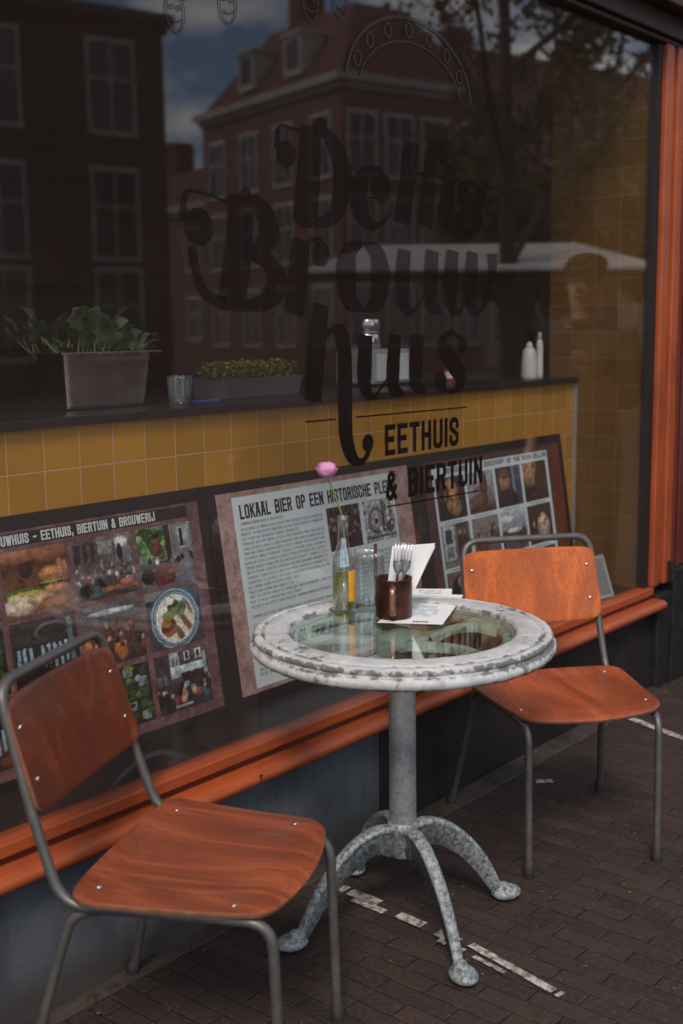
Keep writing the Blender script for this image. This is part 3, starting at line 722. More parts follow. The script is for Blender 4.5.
f_terrace = paint((.045,.04,.045), (.07,.06,.065), [('r',.0,.25,.45,1,(.06,.05,.05)),('r',.02,.10,.5,.66,GY),('r',.13,.22,.5,.66,GY),('r',.26,1,.48,1,(.10,.085,.085)),('r',.28,.46,.56,1,(.38,.42,.44)),('r',.32,.36,.70,.92,(.16,.17,.18)),('r',.40,.43,.70,.92,(.16,.17,.18)),('r',.28,.90,.62,.76,(.46,.55,.58)),('r',.55,.66,.82,.98,(.46,.48,.5)),('r',.58,.63,.85,.96,K),('r',.76,.88,.80,.97,(.46,.48,.5)),('r',.79,.85,.84,.95,K),('r',.46,.88,.46,.61,(.03,.028,.03)),('r',.90,.96,.5,.9,(.30,.32,.33))]
    +crowd(33, 26, .14, .42, .035, .060, [(.40,.43,.44), K, BL, (.10,.26,.30), K, (.30,.07,.10), CR, GY, (.05,.06,.12)])+[('r',.3,.62,.05,.10,(.30,.32,.33)),('e',.2,.12,.10,.13,K)], 34, .45)
f_beer = paint((.05,.025,.014), (.16,.14,.14), [('r',0,1,.70,1,(.10,.10,.11)),('e',.5,.86,.4,.05,(.40,.43,.45)),('r',.1,.9,.60,.66,(.16,.08,.04))]+crowd(41, 22, .10, .58, .05, .085, [AM, BR, (.45,.22,.08), K, (.30,.12,.04), BR]), 42, .7)
f_hall = paint(K, (.06,.055,.06), [('r',0,1,.66,1,(.045,.04,.04)),('r',.05,.30,.35,.62,(.05,.05,.055))]+[('r',.06+.09*k,.11+.09*k,.22,.60,(.26,.38,.45)) for k in range(9) if k not in (3,)]+[('r',0,1,.60,.64,(.03,.03,.03)),('e',.62,.80,.26,.14,(.16,.14,.13)),('e',.62,.78,.22,.11,(.04,.035,.035)),('r',.86,.93,.2,.95,(.13,.17,.19))]+scatter(52, 20, (0,1), (0,.24), .04, .10, [K, BR, GY, K]), 51, .5)
f_green = paint((.02,.022,.02), (.03,.035,.02), [('r',.06+.24*(k%4),.22+.24*(k%4),.05+.19*(k//4),.20+.19*(k//4),(.05,.08,.03) if k%3 else (.20,.26,.25)) for k in range(20)]+scatter(61, 36, (0,1), (0,1), .03, .07, [GN, K, (.25,.33,.32), K, (.16,.24,.05)]), 62, .6)
f_trees = paint((.028,.02,.018), (.08,.06,.05), [('r',.12,.18,0,1,K),('r',.55,.63,0,1,K),('r',.82,.86,0,1,K),('r',.22,.5,.05,.35,(.10,.06,.05))]+scatter(71, 60, (0,1), (.3,1), .03, .08, [K, (.05,.035,.03), (.20,.15,.13), K]), 73, .8)
f_engine = paint((.30,.31,.31), (.40,.42,.42), [('e',.38,.5,.26,.32,(.12,.12,.12)),('e',.38,.5,.20,.25,(.34,.35,.35)),('e',.38,.5,.06,.08,K),('r',.55,.92,.2,.75,(.20,.20,.21)),('r',.58,.64,.2,.95,K),('r',.74,.80,.3,.9,WH),('r',0,1,.08,.14,(.10,.10,.10)),('e',.8,.3,.12,.14,(.08,.08,.08))]+scatter(74, 46, (0,1), (0,1), .015, .06, [(.08,.08,.08), WH, (.22,.22,.22), GY]), 72, .55)
dk = (.028,.020,.018)
def cellar(seed, *sh): return paint(dk, (.06,.04,.03), list(sh)+scatter(seed, 18, (0,1), (0,1), .02, .06, [K, BR, (.10,.06,.04)]), seed, .8)
P3F = [cellar(81, ('e',.5,.55,.24,.42,(.40,.24,.13)), ('e',.62,.25,.2,.2,(.30,.17,.09)), ('e',.36,.62,.07,.2,(.10,.05,.03))),
       paint((.10,.07,.06), (.36,.38,.41), [('e',.60,.62,.14,.26,(.10,.06,.05)),('e',.64,.86,.09,.11,(.14,.09,.07)),('e',.40,.30,.34,.16,(.16,.09,.06)),('e',.35,.60,.12,.05,(.25,.15,.10)),('r',0,1,0,.16,(.07,.045,.04))], 82, .5),
       paint((.10,.08,.075), (.05,.045,.05), [('r',.60,1,0,1,(.06,.08,.11)),('r',.64,.74,.3,1,(.20,.24,.28)),('e',.34,.66,.22,.26,(.34,.20,.13)),('e',.34,.84,.24,.14,(.16,.10,.07)),('e',.40,.16,.42,.26,(.035,.03,.03)),('e',.34,.70,.03,.02,K),('e',.44,.70,.03,.02,K)], 83, .5),
       cellar(84, ('e',.30,.72,.34,.36,(.30,.19,.11)), ('e',.75,.4,.3,.5,(.07,.045,.03))),
       paint((.16,.15,.15), (.24,.26,.27), [('r',.06,.42,.15,.98,(.42,.47,.50)),('r',.12,.36,.55,.88,(.06,.06,.065)),('r',.12,.36,.22,.48,(.20,.21,.22)),('r',.50,.95,.1,1,(.08,.065,.06)),('e',.64,.42,.10,.32,(.06,.03,.025)),('e',.64,.78,.06,.07,SK),('e',.82,.40,.10,.30,(.035,.03,.03)),('e',.82,.76,.06,.07,(.28,.16,.11)),('r',0,1,0,.10,(.22,.21,.20))], 85, .4),
       paint((.12,.09,.08), (.24,.22,.21), crowd(86, 8, .2, .6, .09, .13, [K, WH, GY, BR, AM]), 86, .5),
       paint((.05,.05,.055), (.42,.46,.50), [('r',0,1,.30,.52,(.05,.045,.05)),('e',.5,.5,.3,.06,WH),('e',.3,.8,.3,.1,(.55,.6,.64))]+scatter(87, 14, (0,1), (0,.35), .04, .12, [K, GY, (.10,.09,.09)]), 87, .5),
       cellar(88, ('e',.62,.40,.26,.34,(.42,.34,.26)), ('e',.62,.62,.12,.16,(.50,.42,.34)), ('e',.22,.5,.05,.1,(.4,.2,.06))),
       paint((.06,.05,.05), (.18,.15,.14), [('e',.4,.5,.25,.4,K),('e',.45,.75,.1,.12,SK)], 89, .5), cellar(90, ('e',.5,.5,.3,.3,AM)), paint((.1,.1,.1), (.3,.3,.3), [('r',.2,.7,.2,.8,(.06,.06,.06))], 91, .5), cellar(92, ('e',.4,.4,.3,.3,CR))]
def photo(name, parent, u0, u1, v0, v1, fn, w, n=84, label=None):
    m_ = max(8, int(n*(v1-v0)/(u1-u0)))
    vs = [(u0+(u1-u0)*i/n, v0+(v1-v0)*j/m_, w) for j in range(m_+1) for i in range(n+1)]
    fs = [(j*(n+1)+i, j*(n+1)+i+1, (j+1)*(n+1)+i+1, (j+1)*(n+1)+i) for j in range(m_) for i in range(n)]
    me = bpy.data.meshes.new(name); me.from_pydata(vs, [], fs)
    at = me.color_attributes.new('Col', 'FLOAT_COLOR', 'POINT')
    d = []
    for j in range(m_+1):
        for i in range(n+1):
            a_, b_ = i/n, j/m_
            u_ = a_+.010*vn(a_*9, b_*9, 40); v_ = b_+.010*vn(a_*9, b_*9, 42)
            k_ = 1+.30*vn(a_*40, b_*40, 44)
            d += [*[max(.004, (q*k_)**1.15*1.6) for q in fn(min(1,max(0,u_)), min(1,max(0,v_)))], 1]
    at.data.foreach_set('color', d); me.materials.append(M['vcol'])
    o = bpy.data.objects.new(name, me); COL.objects.link(o); o.parent = parent
    if label: o['label'] = label
    return o
# poster local frame: x right, y up along the board, z out of the print
def poster(label, X0, X1, H=.645):
    p = thing('poster', label, 'poster', (X0, .235, .4305), 0, 'posters leaning inside the cafe window')
    p.rotation_euler = (R(90)-TILT, 0, 0)
    mb = MB(); mb.box(0, X1-X0, 0, H, -.012, 0)
    mb.build('backing_board', M['frame_black'], p, bevel=.002)
    return p
def rect(mb, a, b, c, d, w, mi=0): mb.quad((a,c,w),(b,c,w),(b,d,w),(a,d,w), mi)
def on(w): return lambda u, v, k=0: (u, v, w+.00015*k)
def textblock(mb, u0, u1, v1, v0, pitch, h, w, seed, mi=0, step=.0062):
    """lines of print too small to read"""
    r_ = random.Random(seed); v = v1
    while v > v0:
        if r_.random() > .06:
            u = u0; end = u1 if r_.random() > .15 else u0+(u1-u0)*r_.uniform(.4, .9)
            while u < end:
                nlet = r_.randint(2, 9)
                for _ in range(nlet):
                    if u > end: break
                    k = r_.random()
                    rect(mb, u, u+step*.22, v, v+h, w, mi)
                    if k < .65: rect(mb, u+step*.55, u+step*.74, v, v+h, w, mi)
                    if k > .3: rect(mb, u+step*.22, u+step*.55, v+h*(.4 if k < .6 else .78), v+h*(.62 if k < .6 else 1), w, mi)
                    if k > .7: rect(mb, u+step*.22, u+step*.6, v, v+h*.22, w, mi)
                    u += step
                u += step*.7
        v -= pitch
# --- poster with food and terrace photos
x0 = 1.305; p = poster('photo collage poster on purple brick with food and terrace pictures, behind the left chair', x0, 2.268)
mb = MB(); rect(mb, 1.338-x0, 2.232-x0, .026, .608, .0006); pr = mb.build('print', M['bp_purple'], p)
mb = MB(); rect(mb, 1.355-x0, 2.19-x0, .570, .602, .0012); hd = mb.build('heading_strip', M['ink'], pr)
T_ = 'DELFTS BROUWHUIS - EETHUIS, BIERTUIN & BROUWERIJ'
mb = MB(); w1 = text_width(T_, .19, .12); k1 = (2.074-1.578)/(text_width(T_[9:], .19, .12)*.025); write(mb, T_, 2.074-k1*w1*.025-x0, .5735, .025, on(.0016), .19, .12, k1); mb.build('heading', M['ink_white'], pr)
cells = {(0,0): f_beer, (0,1): f_green, (0,2): f_hall, (1,0): f_burger, (1,1): f_hall, (1,2): f_crowd, (2,0): f_crowd, (2,1): f_beer, (2,2): f_green, (3,0): f_couple, (3,1): f_plate, (3,2): f_terrace}
names = {f_burger: 'hands holding a burger', f_plate: 'round plate of food', f_terrace: 'people sitting outside a white front', f_crowd: 'crowd at terrace tables', f_couple: 'person seated by a tree'}
for (ci, ri), fn in cells.items():
    a = 1.369-x0+.2105*ci; b = .400-.173*ri
    photo('photo', pr, a, a+.193, b, b+.158, fn, .0012, label=names.get(fn) if ci in (1, 2, 3) and not (ci == 2 and ri == 0 and False) else None)
# --- poster with the long text
x0 = 2.272; p = poster('poster of a pale blue text sheet on pink brick, with large black headline', x0, 3.246)
mb = MB(); rect(mb, 2.305-x0, 3.212-x0, .030, .616, .0006); pr = mb.build('print', M['bp_pink'], p)
mb = MB(); rect(mb, 2.366-x0, 3.122-x0, .042, .600, .0012); sh = mb.build('text_sheet', M['sheet_blue'], p)
T_ = 'LOKAAL BIER OP EEN HISTORISCHE PLEK'
mb = MB(); w1 = text_width(T_, .19, .12); write(mb, T_, 2.392-x0, .534, .043, on(.0018), .19, .12, (3.108-2.392)/(w1*.043)); mb.build('heading', M['ink'], sh)
mb = MB(); textblock(mb, 2.392-x0, 2.57-x0, .517, .514, .02, .008, .0018, 3, step=.006); mb.build('subheading', M['ink'], sh)
mb = MB(); textblock(mb, 2.388-x0, 2.748-x0, .500, .06, .0142, .0088, .0018, 7); textblock(mb, 2.768-x0, 3.112-x0, .345, .06, .0142, .0088, .0018, 8); mb.build('body_text', M['ink_soft'], sh)
mb = MB(); textblock(mb, 2.768-x0, 2.91-x0, .366, .362, .02, .007, .0018, 4); mb.build('caption', M['ink'], sh)
photo('photo', sh, 2.768-x0, 2.930-x0, .382, .520, f_trees, .0018, label='dark old photograph'); photo('photo', sh, 2.950-x0, 3.112-x0, .382, .520, f_engine, .0018, label='pale photograph of machinery')
# --- poster with grid of cellar photos
x0 = 3.250; p = poster('poster of white sheet with grid of cellar photos, behind the right chair', x0, 4.274)
mb = MB(); rect(mb, 3.30-x0, 4.160-x0, .028, .612, .0006); rect(mb, 4.160-x0, 4.242-x0, .028, .612, .0006, 1); pr = mb.build('print', [M['bp_dark'], M['bp_rust']], p)
mb = MB(); rect(mb, 3.350-x0, 4.145-x0, .040, .588, .0012); sh = mb.build('photo_sheet', M['sheet_blue'], p)
T_ = 'BIERKELDER - THE DISCOVERY OF THE BEER CELLAR'
mb = MB(); w1 = text_width(T_, .19, .13); write(mb, T_, 3.42-x0, .563, .019, on(.0018), .19, .13, (4.135-3.42)/(w1*.019)); mb.build('heading', M['ink'], sh)
for ri in range(3):
    for ci in range(4):
        mb = MB()
        a = 3.363-x0+.1945*ci; b = .398-.170*ri
        photo('photo', sh, a, a+.178, b, b+.153, P3F[ri*4+ci], .0018, n=64)
        textblock(mb, a+.03, a+.14, b-.0125, b-.014, .02, .006, .0018, 100+ri*4+ci, step=.005)
        mb.build('caption', M['ink'], sh)

# small leaning panel at the right end of the ledge
pn = thing('leaning_panel', 'pale grey panel leaning inside the window behind the right chair', 'panel', (3.92,.10,.431))
pn.rotation_euler = (R(90)-R(20), 0, R(-8))
mb = MB(); mb.box(-.30, .30, .012, .16, -.004, .004); mb.build('sheet', M['acrylic'], pn)
mb = MB(); mb.box(-.312, .312, 0, .012, -.006, .006); mb.box(-.312, .312, .16, .172, -.006, .006); mb.box(-.312, -.30, .012, .16, -.006, .006); mb.box(.30, .312, .012, .16, -.006, .006)
mb.build('edge_frame', M['acrylic_edge'], pn, bevel=.002)

# ------------------------------------------------------------------ things on the counter inside
CT = 1.2935
tb = thing('steel_tub', 'square steel tub with turned rim holding salad plants, on the counter', 'tub', (2.075,.585,CT))
mb = MB()
def frustum(mb, x0, x1, y0, y1, z0, X0, X1, Y0, Y1, z1, bottom=True):
    vs = [(x0,y0,z0),(x1,y0,z0),(x1,y1,z0),(x0,y1,z0),(X0,Y0,z1),(X1,Y0,z1),(X1,Y1,z1),(X0,Y1,z1)]
    mb.add(vs, [(0,1,5,4),(1,2,6,5),(2,3,7,6),(3,0,4,7)]+([(3,2,1,0)] if bottom else []))
frustum(mb, -.135, .135, -.085, .085, 0, -.150, .150, -.098, .098, .15)
frustum(mb, -.133, .133, -.083, .083, .003, -.148, .148, -.096, .096, .15)
mb.build('body', M['dull_steel'], tb, bevel=.012, seg=3)
mb = MB()
for (a, b, c, d) in ((-.172,.172,-.118,-.097),(-.172,.172,.097,.118),(-.172,-.148,-.0965,.0965),(.148,.172,-.0965,.0965)): mb.box(a, b, c, d, .150, .155)
mb.build('rim', M['screw'], tb, bevel=.001)
sp = thing('salad_plants', 'leafy green salad plants growing out of the steel tub', 'plants', (2.075,.585,CT+.10))
mb = MB(); st = MB()
def leaf(mb, base, d, L, W, droop, nseg=5, twist=0):
    d = Vector(d).normalized(); side = d.cross(Vector((0,0,1)));
    side = side.normalized() if side.length > .01 else Vector((1,0,0))
    vs = []; p = Vector(base)
    for i in range(nseg+1):
        t_ = i/nseg; w = W*math.sin(math.pi*min(.98, .08+.9*t_))*(.8+.3*math.sin(9*t_+twist))
        lift = Vector((0,0,.25*W*math.sin(t_*3)))
        vs += [p-side*w+lift, p+Vector((0,0,-.1*W)), p+side*w+lift]
        dd_ = (d+Vector((0,0,-droop*t_))).normalized(); p = p+dd_*L/nseg
    fs = []
    for i in range(nseg): fs += [(3*i,3*i+1,3*i+4,3*i+3),(3*i+1,3*i+2,3*i+5,3*i+4)]
    mb.add(vs, fs, True)
for i in range(105):
    a = random.uniform(0, 6.28); bx, by = random.uniform(-.12,.12), random.uniform(-.07,.07)
    out = .5+abs(bx)*3; d = (math.cos(a)*.45+bx*3, math.sin(a)*.45, random.uniform(.6,1.4))
    s0 = Vector((bx,by,0)); dv = Vector(d).normalized(); L0 = random.uniform(.03,.115)
    st.tube([s0, s0+dv*L0*.6, s0+dv*L0], .0022, 5)
    leaf(mb, s0+dv*L0, d, random.uniform(.05,.10), random.uniform(.020,.040), random.uniform(.3,1.4), twist=a)
for i in range(4):
    s0 = Vector((-.11+.012*i*(1 if i%2 else -.4), random.uniform(-.05,.05), .02)); d = Vector((-1.1 if i%3 else 1.0, random.uniform(-.3,.1), random.uniform(.5,.9))).normalized()
    st.tube([s0, s0+d*.10, s0+d*.17+Vector((0,0,.01))], [.003,.0025,.0015], 5); leaf(mb, s0+d*.12, d, .07, .02, .5)
mb.build('leaves', M['salad'], sp); st.build('stems', M['stem'], sp)

def tumbler(name, label, loc, r0, r1, h, ribs, thick=.0028, cat='glass', group=None):
    o = thing(name, label, cat, loc, 0, group)
    mod = (lambda a, z: 1+.05*math.cos(ribs*a)*(1 if .012 < z < h*.9 else 0)) if ribs else None
    prof = [(r0*.92,0),(r0,.003),(r0,.012)]+[(r0+(r1-r0)*k/8, .012+(h-.012)*k/8) for k in range(1, 9)]
    inn = [(r1-thick, h-.0005)]+[(r0+(r1-r0)*k/8-thick, .012+(h-.012)*k/8) for k in range(7, -1, -1)]
    mb = MB(); mb.lathe(prof+inn, 128 if ribs else 40, rmod=mod)
    mb.build('bowl', M['clear_glass'], o); return o
tumbler('drinking_glass', 'small clear tumbler standing on the counter right of the steel tub', (2.285,.44,CT), .030, .036, .085, 14)
mb = MB(); mb.box(-.055,.055,-.012,.012,0,.008)
o = mb.build('blue_lighter', M['blue_plastic'], loc=(2.395,.46,CT), bevel=.003); tag(o, 'slim blue plastic object lying on counter beside small tumbler', 'lighter')
pl = thing('planter_box', 'low grey trough on the counter filled with yellow-green sprouts', 'planter', (2.68,.555,CT))
mb = MB(); frustum(mb, -.185,.185,-.05,.05,0,-.195,.195,-.06,.06,.062); frustum(mb, -.183,.183,-.048,.048,.004,-.189,.189,-.054,.054,.062); mb.build('trough', M['plate_grey'], pl, bevel=.003)
mb = MB()
for i in range(760):
    x, y = random.uniform(-.185,.185), random.uniform(-.05,.05); a = random.uniform(0,6.28)
    leaf(mb, (x, y, random.uniform(.045,.112)), (math.cos(a), math.sin(a), random.uniform(.1,.9)), .016, .0075, .8, 3)
mb.build('sprouts', M['sprout'], pl)
# white bottles by the tiled column
sq = thing('squeeze_bottle', 'short white squeeze bottle with narrow neck near the tiled column', 'bottle', (4.165,.42,CT))
mb = MB(); mb.lathe([(.030,0),(.033,.004),(.033,.02),(.031,.07),(.026,.112),(.016,.126),(.0,.126)], 28); mb.build('body', M['white_plastic'], sq)
mb = MB(); mb.lathe([(.013,.1265),(.013,.138),(.006,.148),(.0,.149)], 20); mb.build('cap', M['white_plastic'], sq)
tb2 = thing('tall_bottle', 'tall slim white bottle beside the short squeeze bottle', 'bottle', (4.262,.43,CT))
mb = MB(); mb.lathe([(.013,0),(.015,.004),(.015,.03),(.0145,.13),(.010,.155),(.0,.155)], 24); mb.build('body', M['white_plastic'], tb2)
mb = MB(); mb.lathe([(.0085,.1555),(.0085,.185),(.0,.187)], 16); mb.build('cap', M['pale_box'], tb2)
bx = thing('counter_appliance', 'pale boxy appliance at the back of the counter, half hidden by lettering', 'appliance', (3.44,.66,CT))
mb = MB(); mb.box(-.10,.12,-.09,.09,.008,.135); mb.build('body', M['pale_box'], bx, bevel=.008, seg=3)
mb = MB(); mb.box(-.085,.105,-.0945,-.0905,.02,.118); mb.build('front_panel', M['white_plastic'], bx, bevel=.002)
for sx in (-.08,.10):
    for sy in (-.07,.07): mb = MB(); mb.lathe([(.010,0),(.010,.0079)], 12, (sx,sy,0)); mb.build('foot', M['rubber'], bx)
pt = thing('steel_pot', 'shiny steel pot standing on top of the pale appliance', 'pot', (3.415,.66,CT+.1355))
mb = MB(); mb.lathe([(.048,0),(.052,.004),(.052,.05),(.046,.056),(.046,.06),(.052,.064),(.052,.105),(.049,.108),(.049,.02),(.0,.02)], 36); mb.build('body', M['steel'], pt)
mb = MB(); mb.ring([(.050,.058),(.0545,.058),(.0545,.062),(.050,.062)], 36); mb.build('band', M['dull_steel'], pt)
rb = thing('sauce_bottle', 'small red and white bottle on counter right of the lettering', 'bottle', (3.86,.60,CT))
mb = MB(); mb.lathe([(.018,0),(.02,.004),(.02,.05),(.008,.07),(.008,.08),(0,.08)], 20); mb.build('body', M['red_plastic'], rb)
mb = MB(); mb.lathe([(.0205,.012),(.0205,.038)], 20); mb.build('label', M['paper'], rb)

# ------------------------------------------------------------------ cast-iron cafe table
TX, TY, TH = 2.246, -.377, .770
DZ = TH-.745
tbl = thing('cafe_table', 'round cast-iron pedestal table with weathered white rim and glass inset', 'table', (TX,TY,0))
mb = MB()
prof = [(.268,.722),(.268,.738),(.272,.7400),(.276,.741),(.279,.7495),(.286,.7525),(.30,.7535),(.330,.7520),(.338,.7505),(.3405,.7465),(.3435,.7465),(.346,.7500),(.354,.7510),(.363,.7475),(.3665,.742),(.3655,.7365),(.3625,.734),(.3625,.7315),(.367,.729),(.3735,.723),(.3745,.715),(.371,.707),(.363,.701),(.350,.699),(.33,.702),(.30,.712)]
prof = [(r_, z+DZ) for r_, z in prof]; mb.ring(prof, 128)
rim = mb.build('rim', M['rim'], tbl)
tex = bpy.data.textures.new('rim_wear', 'CLOUDS'); tex.noise_scale = .02
dm = rim.modifiers.new('wear', 'DISPLACE'); dm.texture = tex; dm.strength = .0034; dm.mid_level = .5
# spokes of the wheel below the glass
mb = MB(); mb.lathe([(.0,.700),(.062,.700),(.066,.706),(.066,.728),(.058,.733),(.0,.734)], 36, (0,0,DZ))
for k in range(5):
    a = k*2*math.pi/5+.62
    P = []
    for i in range(13):
        t_ = i/12; r_ = .055+(.275-.055)*t_; b = a+.42*math.sin(t_*math.pi*.9)*(1-.25*t_)
        w = .036-.022*math.sin(t_*math.pi)**.8+(.02*max(0, t_-.75)/.25)
        P.append((Vector((r_*math.cos(b), r_*math.sin(b), 0)), w))
    vs = []
    for i, (q, w) in enumerate(P):
        d = (P[min(12,i+1)][0]-P[max(0,i-1)][0]).normalized(); n_ = Vector((-d.y, d.x, 0))
        for (sx, z) in ((-1,.712),(-.85,.728),(0,.7335),(.85,.728),(1,.712)): vs.append(q+n_*w*sx+Vector((0,0,z+DZ)))
    fs = [(5*i+j, 5*i+j+1, 5*i+j+6, 5*i+j+5) for i in range(12) for j in range(4)]
    mb.add(vs, fs, True)
mb.ring([(.245,.708),(.245,.728),(.251,.732),(.2675,.732),(.2675,.708)], 96, (0,0,DZ))
mb.build('wheel', M['iron_white'], tbl)
mb = MB(); n = 96; vs = [(.2775*math.cos(2*math.pi*k/n), .2775*math.sin(2*math.pi*k/n), .7445+DZ) for k in range(n)]; mb.poly(vs)
mb.build('glass_top', M['tabletop_glass'], tbl)
mb = MB(); mb.lathe([(.060,.7005+DZ),(.060,.690+DZ),(.040,.682+DZ),(.034,.67+DZ),(.0335,.50),(.0345,.285),(.034,.278)][::-1], 40); mb.build('pole', M['zinc'], tbl)
mb = MB(); mb.lathe([(.0,.185),(.030,.185),(.035,.19),(.036,.25),(.041,.256),(.041,.268),(.036,.274),(.036,.2775),(0,.2775)], 40); mb.build('hub', M['zinc_spk'], tbl)
def leg_mesh(parent, ang):
    mb = MB(); ca, sa = math.cos(ang), math.sin(ang)
    ctrl = [(.022,.262),(.070,.268),(.130,.246),(.190,.196),(.235,.138),(.268,.080),(.286,.040),(.296,.022)]
    C_ = catmull([Vector((a, b, 0)) for a, b in ctrl], 5)
    N = len(C_); vs = []
    for i, q in enumerate(C_):
        t_ = i/(N-1); d = (C_[min(N-1,i+1)]-C_[max(0,i-1)]).normalized(); nn = Vector((-d.y, d.x, 0))
        if nn.y < 0 and t_ < .5: nn = -nn
        dep = .058*(1-t_)**.9+.017; wid = .019-.008*t_; web = wid*.52
        prof = [(-wid,0),(-wid,-.008),(-web,-.014),(-web,-dep),(web,-dep),(web,-.014),(wid,-.008),(wid,0),(wid*.5,.004),(-wid*.5,.004)]
        for (s_, e) in prof:
            p2 = q+nn*e; vs.append((p2.x*ca-s_*sa, p2.x*sa+s_*ca, max(.004, p2.y)))
    m_ = len(prof); fs = [(m_*i+j, m_*i+(j+1)%m_, m_*(i+1)+(j+1)%m_, m_*(i+1)+j) for i in range(N-1) for j in range(m_)]
    mb.add(vs, fs, True); mb.add(vs[:m_], [tuple(range(m_))]); mb.add(vs[-m_:], [tuple(range(m_-1,-1,-1))])
    lg = mb.build('leg', M['zinc_spk'], parent)
    fb = MB(); Mr = Matrix.Rotation(ang, 3, 'Z')
    fb.ball((.306*ca,.306*sa,.019), (.042,.033,.0185), 20, 12, M=Mr); fb.ball((.293*ca,.293*sa,.032), (.024,.018,.018), 16, 10, M=Mr)
    fb.build('foot', M['zinc_spk'], lg)
for k in range(4): leg_mesh(tbl, -.455-k*math.pi/2)

# ------------------------------------------------------------------ things on the table (on the glass)
GZ = .7452+DZ
def tab(x, y): return (x*.9735, (y+2.07)*.9735-2.07)   # same place on the higher top
bt = thing('glass_bottle', 'small clear glass bottle with yellow side label used as flower vase', 'bottle', (2.309,-.140,GZ+.0006))
pf = [(0,.0),(.026,0),(.0305,.004),(.031,.010),(.031,.118),(.029,.136),(.022,.158),(.0155,.178),(.0135,.20),(.0130,.232),(.0145,.233),(.0150,.238),(.0150,.250),(.0135,.2535),(.0105,.2535)]
pi_ = [(.0105,.232),(.0110,.20),(.0130,.178),(.0195,.158),(.0265,.136),(.0285,.118),(.0285,.012),(.025,.007),(0,.006)]
mb = MB(); mb.lathe(pf+pi_, 48); mb.build('body', M['bottle_glass'], bt)
mb = MB(); mb.lathe([(0,.0065),(.025,.0075),(.0282,.0125),(.0282,.098),(0,.098)], 40); mb.build('water', M['liquid'], bt)
mb = MB(); A0, A1 = R(-118), R(-42); vs = []
for i in range(11):
    a = A0+(A1-A0)*i/10
    vs += [(.0316*math.cos(a), .0316*math.sin(a), .030), (.0316*math.cos(a), .0316*math.sin(a), .112)]
mb.add(vs, [(2*i,2*i+2,2*i+3,2*i+1) for i in range(10)], True); mb.build('label', M['label_yellow'], bt)
# the flower
fl = thing('pink_flower', 'single pink ranunculus on a long stem standing in the glass bottle', 'flower', (2.309,-.140,GZ+.012))
top = Vector((-.058,.004,.352)); 
mb = MB(); mb.tube(catmull([(.010,-.006,0),(.006,-.004,.10),(.0,.0,.225),(-.020,.002,.28),(-.048,.004,.335),tuple(top-Vector((.002,0,-.003)))], 6), .0021, 8); mb.build('stem', M['stem'], fl)
mb = MB(); rr = random.Random(8); cen = top+Vector((0,0,.017))
for (cnt, rad, thm, flare, hgt) in ((4,.010,160,.0,1.3),(5,.015,152,.02,1.22),(6,.0195,140,.02,1.15),(7,.023,122,.03,1.08),(3,.0245,92,.16,1.0)):
    for i in range(cnt):
        a0 = 2*math.pi*i/cnt+rad*70+rr.uniform(-.2,.2); span = R(62)+rr.uniform(-.1,.1); nu, nv = 8, 6; vs = []; ph = rr.uniform(0,6)
        for jj in range(nv+1):
            th = R(12+(thm-12)*jj/nv+rr.uniform(-2,2))
            for ii in range(nu+1):
                q = ii/nu*2-1; a = a0+span*q; edge = (jj/nv)**2
                rr_ = rad*(1+flare*edge+.06*edge*math.sin(3.3*q*2+ph))*(1-.05*q*q)
                tt = th-R(5)*q*q*edge
                vs.append(cen+Vector((rr_*math.sin(tt)*math.cos(a), rr_*math.sin(tt)*math.sin(a), -rr_*math.cos(tt)*hgt+.0015*edge*math.sin(7*q+ph))))
        mb.add(vs, [(jj*(nu+1)+k, jj*(nu+1)+k+1, (jj+1)*(nu+1)+k+1, (jj+1)*(nu+1)+k) for jj in range(nv) for k in range(nu)], True)
mb.build('petals', M['petal'], fl)
# ribbed tumbler with a wooden stick
tumbler('drinking_glass', 'tall ribbed clear tumbler on the table between bottle and copper mug', (2.392,-.158,GZ+.0006), .0365, .0405, .150, 20)
mb = MB(); Mx = Matrix.Translation((2.405,-.172,GZ+.012)) @ Matrix.Rotation(R(3),4,'Y') @ Matrix.Rotation(R(-3),4,'X')
mb.box(-.006,.006,-.0015,.0015,0,.155, M=Mx)
o = mb.build('wooden_stick', plain('brown_wood', (.10,.040,.025), .6), bevel=.0008); tag(o, 'flat dark brown stick standing in the tall ribbed tumbler', 'stick')
# leaflets
def sheet(label, c, z, parts):
    c = [tab(*q) for q in c]
    cx = sum(p[0] for p in c)/4; cy = sum(p[1] for p in c)/4
    o = thing('leaflet', label, 'leaflet', (cx,cy,z), 0, 'paper leaflets on the table')
    c2 = [Vector((p[0]-cx, p[1]-cy, 0)) for p in c]
    at = lambda u, v, w: tuple((c2[0]*(1-u)+c2[1]*u)*(1-v)+(c2[3]*(1-u)+c2[2]*u)*v+Vector((0,0,w)))
    N = 10; mb = MB(); vs = []; bend = lambda u, v: .0008+.0035*max(0, v-.7)**2*10
    for j in range(N+1):
        for i in range(N+1): vs.append(at(i/N, j/N, bend(i/N, j/N)))
    mb.add(vs, [(j*(N+1)+i, j*(N+1)+i+1, (j+1)*(N+1)+i+1, (j+1)*(N+1)+i) for j in range(N) for i in range(N)], True)
    mb.build('paper', M['paper'], o)
    for (nm, mat, fn) in parts:
        m2 = MB(); fn(m2, lambda u, v, k=0: at(u, v, bend(u, v)+.0006)); m2.build(nm, mat, o)
    return o
def dots(mb, to3):
    for i in range(6):
        for j in range(5):
            if (i+j) % 2 == 0: 
                u, v = .12+.045*i, .62+.035*j; mb.quad(to3(u,v), to3(u+.040,v), to3(u+.040,v+.031), to3(u,v+.031))
